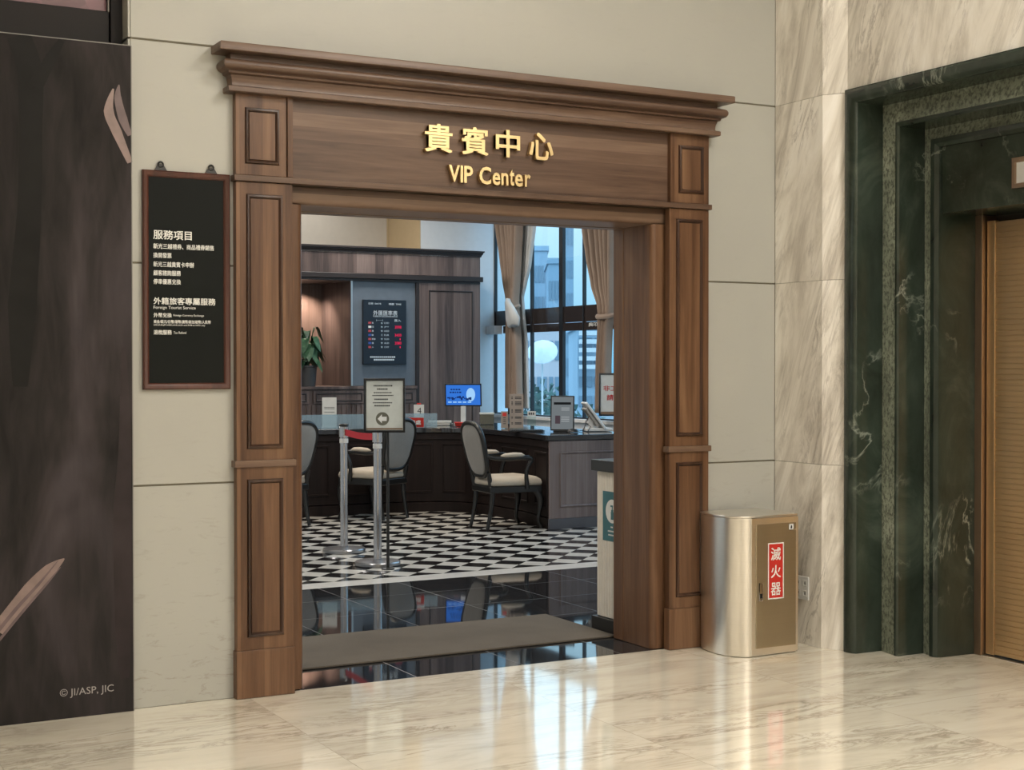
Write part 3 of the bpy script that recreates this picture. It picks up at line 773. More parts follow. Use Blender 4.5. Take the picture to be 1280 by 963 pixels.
# ================================================================== FIRE EXTINGUISHER CABINET
fx = thing('extinguisher_cabinet', 'brushed steel fire extinguisher cabinet with curved side right of the doorway', 'cabinet', (4.9, -.2, 0))
pl = [(5.055, -.405), (4.738, -.412)]
crv = [(4.738, -.412), (4.700, -.393), (4.666, -.358), (4.645, -.31), (4.637, -.25), (4.640, -.18), (4.655, -.11), (4.675, -.06)]
poly = [(5.055, -.404)]+crv+[(4.69, -.056), (5.055, -.056)]
BH = .745
MB().prism(poly, .003, BH-.012).build('body', M['steel'], fx, .003)
tp = [(x+(.004 if x > 4.9 else -.004), y-(.004 if y < -.2 else 0)) for x, y in poly]
MB().prism(tp, BH-.011, BH).build('top', M['steel'], fx, .003)
FYY = -.4125
MB().box(4.745, 5.056, FYY-.004, FYY+.004, .012, BH-.013).build('door_frame', M['steel'], fx, .001)
dr = MB().box(4.772, 5.036, FYY-.010, FYY-.003, .045, BH-.045).build('door', M['steel_door'], fx, .0015)
MB().box(5.0395, 5.046, FYY-.008, FYY-.003, .10, .16).build('hinge', M['steel'], dr, .001)
MB().box(5.0395, 5.046, FYY-.008, FYY-.003, .40, .46).build('hinge', M['steel'], dr, .001)
MB().box(5.0395, 5.046, FYY-.008, FYY-.003, .60, .66).build('hinge', M['steel'], dr, .001)
hp_ = MB(); hp_.frame((4.786, FYY-.010, .295), X, Z, nY, .026, .096, [(0, 0), (0, .004), (.004, .005), (.006, .001)]); hp_.box(4.790, 4.808, FYY-.0125, FYY-.0095, .300, .386)
hp_.build('handle', M['chrome'], dr, 0)
MB().box(4.793, 4.805, FYY-.0145, FYY-.012, .31, .335).build('latch_button', M['black'], dr)
sg = MB().box(4.846, 4.952, FYY-.0115, FYY-.0098, .300, .598).build('warning_sign', M['red'], dr)
MB().frame((4.846, FYY-.0115, .300), X, Z, nY, .106, .298, [(0, 0), (0, .0006), (.006, .0006), (.006, 0)]).build('sign_border', M['white_ink'], dr)
for i, ch in enumerate('滅火器'):
    text_mb(ch, (4.866, FYY-.0116, .505-.093*i), X, Z, nY, W=.066, H=.068, depth=.0006, fat=.010).build('sign_character', M['white_ink'], dr)
MB().box(4.988, 5.018, FYY-.0113, FYY-.0098, BH-.082, BH-.052).build('sticker', M['white'], dr)
MB().box(4.998, 5.008, FYY-.0118, FYY-.0112, BH-.076, BH-.060).build('sticker_mark', M['dark_ink'], dr)

# wall outlet
ol = thing('wall_outlet', 'white wall socket plate on the marble wall beside the steel cabinet', 'outlet', (5.229, -.245, .312))
MB().box(5.222, 5.229, -.302, -.188, .247, .376).build('plate', M['white'], ol, .003)
for dy in (-.029, .029):
    for dz in (-.028, .028):
        MB().frame((5.222, -.245+dy+.017, .311+dz-.017), nY, Z, nX, .034, .034, [(0, 0), (.001, .002), (.005, .002), (.006, 0)]).build('socket', M['paper'], ol)
        MB().box(5.2212, 5.2222, -.245+dy-.006, -.245+dy-.003, .311+dz-.007, .311+dz+.007).box(5.2212, 5.2222, -.245+dy+.003, -.245+dy+.006, .311+dz-.007, .311+dz+.007).build('slot', M['black'], ol)

# ================================================================== INSIDE: mat, white counter
tag(MB().box(2.46, 4.436, .415, 1.22, .0008, .012).build('door_mat', M['mat'], bevel=.004), 'flat grey brown entrance mat on the black tiles inside the doorway', 'mat')
wc = thing('reception_counter', 'ivory fluted counter with black top and teal poster just inside the doorway', 'counter', (4.7, .55, 0))
MB().box(4.47, 5.05, .41, .675, .085, .925).build('body', M['cream_counter'], wc, .002)
fl = MB()
for k in range(9):
    y = .425+k*.028
    fl.prism([(4.4695, y), (4.4655, y+.004), (4.4655, y+.019), (4.4695, y+.023)], .088, .922)
fl.build('fluting', M['cream_counter'], wc)
MB().box(4.44, 5.08, .40, .700, .928, .993).build('top', M['black'], wc, .003)
MB().box(4.442, 5.05, .405, .695, .001, .083).build('plinth', M['black'], wc, .002)
pt = thing('sanitiser_poster', 'teal hand sanitiser poster with a white disc stuck on the ivory counter', 'poster', (4.464, .5, .54))
px = 4.4648
MB().box(px-.0012, px, .405, .605, .53, .815).build('sheet', M['teal'], pt)
disc = MB(); disc.loft([[(px-.0013-.0004*q, .505+.068*math.cos(a), .703+.068*math.sin(a)) for a in [2*PI*k/36 for k in range(36)]] for q in (0, 1)]); disc.build('disc', M['white_ink'], pt)
bt = MB()
bt.box(px-.0024, px-.0017, .488, .518, .655, .70); bt.prism([(px-.0024, .492), (px-.0017, .492), (px-.0017, .514), (px-.0024, .514)], .70, .712)
bt.box(px-.0024, px-.0017, .498, .508, .712, .728); bt.box(px-.0024, px-.0017, .496, .522, .728, .738)
bt.build('bottle_icon', M['teal'], pt)
bt = MB(); bt.box(px-.0024, px-.0017, .455, .482, .690, .700); bt.box(px-.0024, px-.0017, .448, .474, .680, .690); bt.box(px-.0024, px-.0017, .444, .462, .672, .681); bt.build('hand_icon', M['dark_ink'], pt)
for z, w in ((.612, .03), (.588, .09), (.566, .08)):
    t = MB()
    for k in range(int(w/.008)): t.box(px-.0016, px-.0011, .505+w/2-k*.008-.006, .505+w/2-k*.008, z-.004, z+.004)
    t.build('lettering', M['white_ink'], pt)

# ================================================================== STANCHIONS
def stanchion(x, y, label):
    t = thing('stanchion', label, 'stanchion', (x, y, 0), 'chrome queue posts')
    MB().lathe([(.02, .001), (.172, .001), (.176, .006), (.176, .026), (.170, .034), (.10, .040), (.036, .044)], (x, y, 0), 40).build('base', M['base_steel'], t)
    MB().lathe([(.0315, .040), (.0315, .955)], (x, y, 0), 24).build('pole', M['chrome'], t)
    MB().lathe([(.034, .90), (.036, .902), (.036, .935), (.034, .937)], (x, y, 0), 24).build('collar', M['white'], t)
    MB().lathe([(.033, .945), (.040, .950), (.040, 1.036), (.036, 1.04)], (x, y, 0), 24).build('belt_head', M['chrome'], t)
    MB().lathe([(.036, 1.041), (.041, 1.043), (.041, 1.052), (.034, 1.058)], (x, y, 0), 24).build('cap', M['black'], t)
    return t
s1 = (4.495, 4.66); s2 = (4.425, 3.80)
st = stanchion(*s1, 'chrome queue post holding the red belt, farther from the doorway')
stanchion(*s2, 'chrome queue post right behind the arrow notice, nearer to the doorway')
d = (Vector(s2)-Vector(s1)).normalized(); a = Vector(s1)+d*.043; b = Vector(s2)-d*.043
pts = []
N = 10
mb = MB(); L = []
for k in range(N+1):
    t = k/N; p = a.lerp(b, t); z = .99-.012*math.sin(PI*t); nn = Vector((-d.y, d.x))*.0012
    L.append([(p.x-nn.x, p.y-nn.y, z-.026), (p.x+nn.x, p.y+nn.y, z-.026), (p.x+nn.x, p.y+nn.y, z+.026), (p.x-nn.x, p.y-nn.y, z+.026)])
mb.loft(L).build('belt', M['belt'], st)['label'] = 'red retractable belt'
# arrow notice on a thin stand
YAW = R(-28.56)
cu, cn = Vector((math.cos(YAW), math.sin(YAW), 0)), Vector((math.sin(-YAW)*-1, -math.cos(YAW), 0))
ns = thing('notice_stand', 'black framed notice with a white arrow in a circle on a thin black pole', 'sign stand', (4.40, 3.55, 0))
pc = Vector((4.40, 3.545, 0))
MB().lathe([(.012, .014), (.011, 1.06)], tuple(pc), 12).build('pole', M['black'], ns)
MB().lathe([(.01, .001), (.05, .001), (.05, .008), (.014, .016)], tuple(pc), 24).build('foot', M['black'], ns)
fo = pc+Vector((0, 0, 1.035))-cn*-.014
fo = pc+cn*.016-cu*.178+Vector((0, 0, 1.035))
FW, FH = .312, .408
MB().frame(fo, cu, Z, cn, FW, FH, [(0, 0), (0, .014), (.003, .016), (.014, .016), (.018, .006)]).build('frame', M['black'], ns)
MB().obox(fo+cu*FW/2+Z*FH/2+cn*.003, cu, Z, cn, FW/2-.010, FH/2-.010, .003).build('sheet', M['sign_paper'], ns)
MB().obox(fo+cu*FW/2+Z*.028+cn*.0065, cu, Z, cn, FW/2-.020, .006, .0006).build('bottom_strip', M['kraft'], ns)
ic = fo+cu*.140+Z*.103+cn*.0062
rg = MB(); seg = 40
rg.loft([[ic+cu*(r*math.cos(2*PI*k/seg))+Z*(r*math.sin(2*PI*k/seg))+cn*h for k in range(seg)] for r, h in ((.050, 0), (.050, .0006), (.0, .0006))][0:2], True, True, True)
rg.build('arrow_disc', plain('olive_grey_disc', (.13, .125, .09), .6), ns)
ar = MB(); h0 = cn*.0014
P = lambda x, z: ic+cu*x+Z*z
arrow = [(-.036, 0), (-.004, .034), (-.004, .016), (.032, .016), (.032, -.016), (-.004, -.016), (-.004, -.034)]
ar.loft([[P(x, z)+cn*.0007 for x, z in arrow], [P(x, z)+h0 for x, z in arrow]]); ar.build('arrow', M['white_ink'], ns)
rr = random.Random(3)
for i, (z, w0, w1) in enumerate(((.352, .075, .215), (.327, .10, .175), (.300, .075, .20), (.279, .065, .225), (.250, .08, .18), (.224, .07, .21), (.202, .08, .19))):
    t = MB(); x = w0
    while x < w1:
        ww = rr.uniform(.006, .013); t.obox(fo+cu*(x+ww/2)+Z*z+cn*.0064, cu, Z, cn, ww/2, .0055 if i not in (2, 3, 5) else .004, .0004); x += ww+.004
    t.build('lettering', M['dark_ink'], ns)

# ================================================================== DESK
front = [(4.3, 7.47), (5.23, 7.455), (5.7, 7.43), (6.2, 7.39), (6.5, 7.33), (6.74, 7.20), (6.87, 6.97), (6.915, 6.65), (6.905, 6.05), (6.845, 5.55), (6.785, 5.255)]
def smooth_path(p, k=5):
    p = [Vector(q) for q in p]; f = []
    for i in range(len(p)-1):
        p0, p1, p2, p3 = p[max(i-1, 0)], p[i], p[i+1], p[min(i+2, len(p)-1)]
        for j in range(k):
            t = j/k
            f.append(.5*((2*p1)+(p2-p0)*t+(2*p0-5*p1+4*p2-p3)*t*t+(3*p1-p0-3*p2+p3)*t**3))
    f.append(p[-1]); return f
fp = smooth_path(front)
def offset_path(p, d):
    o = []
    for i in range(len(p)):
        t = (p[min(i+1, len(p)-1)]-p[max(i-1, 0)]).normalized()
        o.append(p[i]+Vector((t.y, -t.x))*d)      # right-hand side = customer side
    return o
back = [(7.72, 5.255), (7.72, 8.05), (7.6, 8.25), (7.4, 8.32), (4.3, 8.32)]
dk = thing('service_desk', 'dark curved wooden service desk with polished stone top across the inner room', 'desk', (6.2, 7.2, 0))
body = [tuple(q) for q in fp]+back
MB().prism(body, .11, .828).build('body', M['desk_front'], dk)
kp = [tuple(q) for q in offset_path(fp, .012)]+back
MB().prism(kp, .001, .10).build('plinth', M['desk_front'], dk)
ct = offset_path(fp, .03)
ct[-1] = Vector((6.765, 5.225))
MB().prism([tuple(q) for q in ct]+[(7.74, 5.225), (7.74, 8.07), (7.62, 8.28), (7.42, 8.34), (4.3, 8.34)], .832, .884).build('countertop', M['counter'], dk, .006)
# rail under the top and framed panels along the curve
def band(z0, z1, d0, d1, i0=0, i1=None):
    a = offset_path(fp, d0)[i0:i1]; b = offset_path(fp, d1)[i0:i1]
    mb = MB(); mb.loft([[(p.x, p.y, z0), (q.x, q.y, z0), (q.x, q.y, z1), (p.x, p.y, z1)] for p, q in zip(a, b)]); return mb
band(.76, .828, -.004, .012).build('apron', M['desk_front'], dk, .003)
N = len(fp)
step = 6
for i0 in range(2, N-step, step+1):
    i1 = i0+step
    m_ = MB()
    for z0, z1 in ((.20, .222), (.70, .722)):
        a = offset_path(fp, -.002)[i0:i1]; b = offset_path(fp, .010)[i0:i1]
        m_.loft([[(p.x, p.y, z0), (q.x, q.y, z0+.004), (q.x, q.y, z1-.004), (p.x, p.y, z1)] for p, q in zip(a, b)])
    for ii in (i0, i1-1):
        p = offset_path(fp, -.002)[ii]; q = offset_path(fp, .010)[ii]
        t = (fp[min(ii+1, N-1)]-fp[max(ii-1, 0)]).normalized()*.011
        m_.loft([[(p.x-t.x, p.y-t.y, .20), (q.x-t.x*.7, q.y-t.y*.7, .20), (q.x+t.x*.7, q.y+t.y*.7, .20), (p.x+t.x, p.y+t.y, .20)], [(p.x-t.x, p.y-t.y, .722), (q.x-t.x*.7, q.y-t.y*.7, .722), (q.x+t.x*.7, q.y+t.y*.7, .722), (p.x+t.x, p.y+t.y, .722)]])
    m_.build('panel_moulding', M['desk_front'], dk)
ep = MB().box(6.785, 7.722, 5.236, 5.254, .10, .828).build('end_panel', M['desk_end'], dk, .002)
MB().frame((6.897, 5.236, .205), X, Z, nY, .70, .52, [(0, 0), (.003, .010), (.010, .012), (.018, .006), (.020, 0)]).build('panel_moulding', M['desk_end'], ep)
MB().box(6.78, 7.722, 5.232, 5.256, .001, .098).build('end_plinth', plain('grey_blue_plinth', (.075, .075, .085), .35), dk, .002)
# low glass screen on the desk front
gp = [p for p in offset_path(fp, -.16) if p.x < 6.72 and p.y > 7.3]
gs = MB(); gs.loft([[(p.x, p.y, .8852), (p.x+.004, p.y+.004, .8852), (p.x+.004, p.y+.004, 1.03), (p.x, p.y, 1.03)] for p in gp])
tag(gs.build('glass_screen', M['frosted']), 'low bluish glass screen standing on the dark desk top', 'screen')

# ---- things on the desk
DZ = .8855
def card(c, yaw, w, h, th=.004):
    u = Vector((math.cos(yaw), math.sin(yaw), 0)); n_ = Vector((math.sin(yaw), -math.cos(yaw), 0))
    return Vector(c), u, n_
def at(px_, y_, f=1813.0):
    """ground bearing of an image column at depth y_ (place marking while building)"""
    a = R(28.558)+math.atan((px_-640)/f)
    return (y_+6.5)*math.tan(a)
# red counter sign
c, u, n_ = card((at(516, 7.435), 7.435, DZ), YAW, 0, 0)
t = thing('counter_sign', 'small red counter sign with white characters on the desk beside the chair back', 'sign', c)
MB().obox(c+Z*.052, u, (Z-n_*-.25).normalized(), n_, .115, .052, .004).build('plate', M['red'], t)
text_mb('服務處', c+u*-.085+Z*.028+n_*.012, u, (Z-n_*-.25).normalized(), n_, W=.17, H=.052, depth=.003, fat=.018).build('lettering', M['white_ink'], t)
# stand with notice card
c, u, n_ = card((at(411.5, 7.75), 7.75, DZ), YAW, 0, 0)
t = thing('card_stand', 'white notice card in an upright stand at the far left of the desk', 'card', c)
MB().obox(c+Z*.165, u, Z, n_, .075, .155, .003).build('card', M['paper'], t)
MB().obox(c+Z*.006, u, n_, Z, .08, .04, .005).build('foot', M['white'], t)
for z in (.215, .20, .165):
    tx = MB()
    for k in range(6): tx.obox(c+u*(-.045+k*.018)+Z*z+n_*.0035, u, Z, n_, .006, .004, .0004)
    tx.build('lettering', M['dark_ink'], t)
# number calendar
c, u, n_ = card((at(523.5, 7.85), 7.85, DZ), YAW, 0, 0)
t = thing('number_card', 'white desk card with the number 4 above the red sign', 'card', c)
MB().obox(c+Z*.115, u, Z, n_, .056, .112, .006).build('card', M['paper'], t)
MB().obox(c+Z*.236, u, Z, n_, .022, .008, .008).build('clip', M['red'], t)
text_mb('4', c+u*-.018+Z*.125+n_*.0062, u, Z, n_, W=.045, H=.07, depth=.0006).build('numeral', M['dark_ink'], t)
# monitor with blue picture
c, u, n_ = card((at(579, 7.95), 7.95, DZ), YAW+R(-6), 0, 0)
t = thing('tablet_monitor', 'wide monitor with a bright blue picture on the desk in front of the wall unit', 'monitor', c)
vv = (Z-n_*-.12).normalized(); nn_ = u.cross(vv)*-1 if u.cross(vv).dot(n_) < 0 else u.cross(vv)
mc = c+Z*.325
MB().obox(mc, u, vv, nn_, .205, .128, .010).build('housing', M['black'], t, .004)
sc = MB().obox(mc+nn_*.0106, u, vv, nn_, .192, .112, .0006).build('screen', M['screen_blue'], t)
MB().obox(c+Z*.10, u, Z, n_, .028, .10, .010).build('stand', M['white'], t, .003)
MB().obox(c+Z*.005, u, n_, Z, .10, .07, .005).build('foot', M['white'], t, .003)
rr = random.Random(5)
for z, x0, x1 in ((.062, -.14, -.03), (.030, -.15, -.03)):
    x = x0; im = MB()
    while x < x1:
        w = rr.uniform(.012, .024); im.obox(mc+u*(x+w/2)+vv*z+nn_*.0116, u, vv, nn_, w/2, .008, .0004); x += w+.008
    im.build('screen_lettering', M['screen_dark'], t)
im = MB()
for k in range(16):
    im.obox(mc+u*(-.17+k*.017)+vv*(-.035+rr.uniform(-.012, .012))+nn_*.0116, u, vv, nn_, rr.uniform(.005, .011), rr.uniform(.006, .02), .0004)
im.build('screen_shapes', M['screen_dark'], t)
for k in range(5): MB().obox(mc+u*(-.15+k*.055)+vv*(-.08)+nn_*.0116, u, vv, nn_, .02, .006, .0004).build('screen_mark', M['screen_cyan'], t)
im = MB(); im.loft([[mc+u*(.085+.05*math.cos(2*PI*q/24))+vv*(.005+.075*math.sin(2*PI*q/24))+nn_*h for q in range(24)] for h in (.0112, .0119)])
im.build('screen_figure', M['screen_cyan'], t)
# acrylic tray with papers
c, u, n_ = card((at(549, 7.78), 7.78, DZ), YAW, 0, 0)
t = thing('paper_tray', 'clear tray holding white papers on the desk left of the red dish', 'tray', c)
MB().obox(c+Z*.002, u, n_, Z, .14, .09, .002).obox(c+Z*.03-u*.138, n_, Z, u, .09, .028, .002).obox(c+Z*.03+u*.138, n_, Z, u, .09, .028, .002).obox(c+Z*.03-n_*.09, u, Z, n_, .138, .028, .002).build('tray', M['clear_glass'], t)
for k in range(4):
    MB().obox(c+Z*(.008+k*.012)+u*rr.uniform(-.01, .01), (u+n_*rr.uniform(-.06, .06)).normalized(), n_, Z, .125, .08, .004).build('paper', M['paper'], t)
# red tray
c, u, n_ = card((at(575.5, 7.42), 7.42, DZ), YAW, 0, 0)
t = thing('coin_dish', 'small red coin dish on the dark desk near the monitor', 'dish', c)
L = []
for s_, z in ((.045, .001), (.062, .040), (.066, .045), (.058, .042), (.042, .008)):
    L.append([c+u*(s_*a*1.05)+n_*(s_*b)+Z*z for a, b in ((-1, -1), (1, -1), (1, 1), (-1, 1))])
MB().loft(L).build('dish', M['red'], t, .003)
# olive box
c, u, n_ = card((at(608.5, 7.75), 7.75, DZ), YAW+R(4), 0, 0)
t = thing('tissue_box', 'olive box with a pale lid on the desk right of the monitor', 'box', c)
MB().obox(c+Z*.055, u, n_, Z, .075, .06, .054).build('body', M['olive'], t, .004)
MB().obox(c+Z*.120, u, n_, Z, .082, .066, .010).build('lid', M['sign_paper'], t, .004)
# price list stand
c, u, n_ = card((at(645.5, 6.65), 6.65, DZ), YAW, 0, 0)
t = thing('price_list', 'tall grey tan list board in a clear stand on the desk before the curtain', 'notice', c)
MB().obox(c+Z*.18, u, Z, n_, .072, .178, .003).build('sheet', M['tan_board'], t)
MB().obox(c+Z*.004, u, n_, Z, .068, .04, .004).build('foot', M['clear_glass'], t)
for z in (.325, .31, .275, .262, .248, .195, .183, .17, .12, .108, .06, .048):
    MB().obox(c+u*.018+Z*z+n_*.0034, u, Z, n_, .034, .004, .0004).build('lettering', M['dark_ink'], t)
    MB().obox(c-u*.045+Z*z+n_*.0034, u, Z, n_, .008, .004, .0004).build('lettering', M['dark_ink'], t)
# small red and tan card
c, u, n_ = card((at(630.5, 6.72), 6.72, DZ), YAW, 0, 0)
t = thing('small_notice', 'small tan notice with red marks left of the tall list board', 'notice', c)
MB().obox(c+Z*.09, u, Z, n_, .036, .088, .003).build('sheet', M['tan_board'], t)
MB().obox(c+Z*.004, u, n_, Z, .03, .025, .004).build('foot', M['clear_glass'], t)
MB().obox(c+Z*.145+n_*.0035, u, Z, n_, .02, .018, .0005).build('red_mark', M['red'], t)
for z in (.11, .09, .07, .05): MB().obox(c+Z*z+n_*.0035, u, Z, n_, .014, .004, .0004).build('lettering', M['dark_ink'], t)
# little white stand at the window end
c, u, n_ = card((at(664.5, 6.95), 6.95, DZ), YAW, 0, 0)
t = thing('acrylic_holder', 'tall clear holder with a small white label by the window', 'holder', c)
MB().obox(c+Z*.085, u, Z, n_, .045, .084, .002).build('panel', M['clear_glass'], t)
MB().obox(c+Z*.14, u, Z, n_, .044, .026, .004).build('label_plate', M['white'], t)
tx = MB()
for k in range(3): tx.obox(c+u*(-.025+.022*k)+Z*.14+n_*.0045, u, Z, n_, .007, .012, .0004)
tx.build('lettering', M['dark_ink'], t)
# customer display
c, u, n_ = card((at(703, 5.82), 5.82, DZ), YAW+R(-10), 0, 0)
t = thing('customer_display', 'black upright screen showing a grey page at the corner of the desk', 'monitor', c)
vv = (Z+n_*-.10).normalized(); nn_ = u.cross(vv); nn_ = nn_ if nn_.dot(n_) > 0 else -nn_
mc = c+Z*.182
MB().obox(mc, u, vv, nn_, .118, .172, .012).build('housing', M['black'], t, .004)
MB().obox(mc+nn_*.0126, u, vv, nn_, .106, .160, .0006).build('screen', M['screen_grey'], t)
MB().obox(mc+vv*.095+nn_*.0136, u, vv, nn_, .085, .012, .0004).build('screen_bar', M['screen_black'], t)
MB().obox(mc+vv*-.065-u*.045+nn_*.0136, u, vv, nn_, .025, .04, .0004).build('screen_picture', M['screen_mauve'], t)
for z in (.05, .03, -.04, -.06, -.08): MB().obox(mc+vv*z+u*.03+nn_*.0136, u, vv, nn_, .04, .004, .0004).build('screen_line', M['screen_light'], t)
MB().obox(c+Z*.006, u, n_, Z, .085, .06, .006).build('foot', M['black'], t, .002)
# keyboard
c, u, n_ = card((at(660, 5.95), 5.98, DZ), YAW+R(8), 0, 0)
t = thing('keyboard', 'slim black keyboard lying on the desk left of the upright screen', 'keyboard', c)
MB().obox(c+Z*.008, u, n_, Z, .17, .065, .007).build('base', M['black'], t, .003)
kk = MB()
for r_ in range(5):
    for q in range(15): kk.obox(c+u*(-.150+q*.0214)+n_*(-.045+r_*.0225)+Z*.017, u, n_, Z, .0085, .009, .002)
kk.build('keys', M['black_matte'], t)
# mouse
c, u, n_ = card((at(716, 5.62), 5.62, DZ), YAW, 0, 0)
t = thing('computer_mouse', 'dark computer mouse lying in front of the upright screen', 'mouse', c)
mb = MB(); L = []
for k in range(9):
    a_ = PI*k/8; w = .031*math.sin(a_)**.6+.0005; hgt = .034*math.sin(a_)**.7+.0015; cx = -.055*math.cos(a_)
    L.append([c+u*cx+n_*(w*math.cos(b_))+Z*(.001+max(0, hgt*math.sin(b_))) for b_ in [2*PI*j/16 for j in range(16)]])
mb.loft(L).build('shell', M['black'], t, smooth=60)
MB().obox(c+u*.02+Z*.036, u, n_, Z, .008, .003, .003).build('wheel', M['white'], t)
# white sales terminal seen from behind
c, u, n_ = card((at(742, 5.75), 5.75, DZ), R(-20), 0, 0)
t = thing('sales_terminal', 'white slanted sales terminal seen from behind beside the upright screen', 'terminal', c)
fw = u; up = (Z*.80-u*.60).normalized(); nt_ = (Z*.60+u*.80).normalized()
MB().obox(c+Z*.018+u*.04, u, n_, Z, .13, .10, .016).build('base', M['white'], t, .008)
MB().obox(c+Z*.155-u*.0, n_, up, nt_, .115, .165, .014).build('screen_back', M['white'], t, .01)
MB().obox(c+Z*.140-u*.030, n_, up, nt_, .088, .11, .012).build('back_cover', plain('grey_plastic', (.33, .32, .30), .5), t, .006)
MB().obox(c+Z*.10-u*.03, n_, Z, u, .03, .075, .02).build('neck', M['white'], t, .006)
cb = MB(); cb.tube(smooth_path3 := [c+Z*.15-u*.055+n_*.05, c+Z*.09-u*.10+n_*.06, c+Z*.05-u*.05+n_*.09, c+Z*.004-u*.08+n_*.11], .004, 8)
cb.build('cable', M['black'], t)
cb = MB(); cb.tube([c+Z*.13-u*.05-n_*.01, c+Z*.07-u*.085+n_*.02, c+Z*.012-u*.11+n_*.03, c+Z*.005-u*.16+n_*.05], .004, 8)
cb.build('cable', M['black'], t)
# staff only board behind the desk
sx_, sy_ = 8.02, 6.06
c = Vector((sx_, sy_, 0)); u = Vector((math.cos(YAW), math.sin(YAW), 0)); n_ = Vector((math.sin(YAW), -math.cos(YAW), 0))
t = thing('staff_notice', 'black framed white notice with red characters standing behind the desk at the jamb', 'sign', c)
FW, FH = .56, .44
fo = c-u*.150+Z*1.02
MB().frame(fo, u, Z, n_, FW, FH, [(0, -.01), (0, .012), (.003, .014), (.014, .014), (.018, .004)]).build('frame', M['black'], t)
MB().obox(fo+u*FW/2+Z*FH/2, u, Z, n_, FW/2-.01, FH/2-.01, .004).build('sheet', M['paper'], t)
MB().obox(fo+u*FW/2+Z*.030+n_*.005, u, Z, n_, FW/2-.02, .014, .001).build('bottom_strip', M['kraft'], t)
text_mb('非工作人員', fo+u*.045+Z*.255+n_*.0045, u, Z, n_, W=.36, H=.056, depth=.0008, fat=.018).build('lettering', M['red_ink'], t)
text_mb('請勿進入', fo+u*.080+Z*.160+n_*.0045, u, Z, n_, W=.29, H=.060, depth=.0008, fat=.018).build('lettering', M['red_ink'], t)
bc = fo+u*FW/2-n_*.02
MB().lathe([(.014, .01), (.014, 1.25)], (bc.x, bc.y, 0), 12).build('pole', M['black'], t)
MB().lathe([(.02, .001), (.15, .001), (.15, .012), (.02, .02)], (bc.x, bc.y, 0), 28).build('base', M['black'], t)

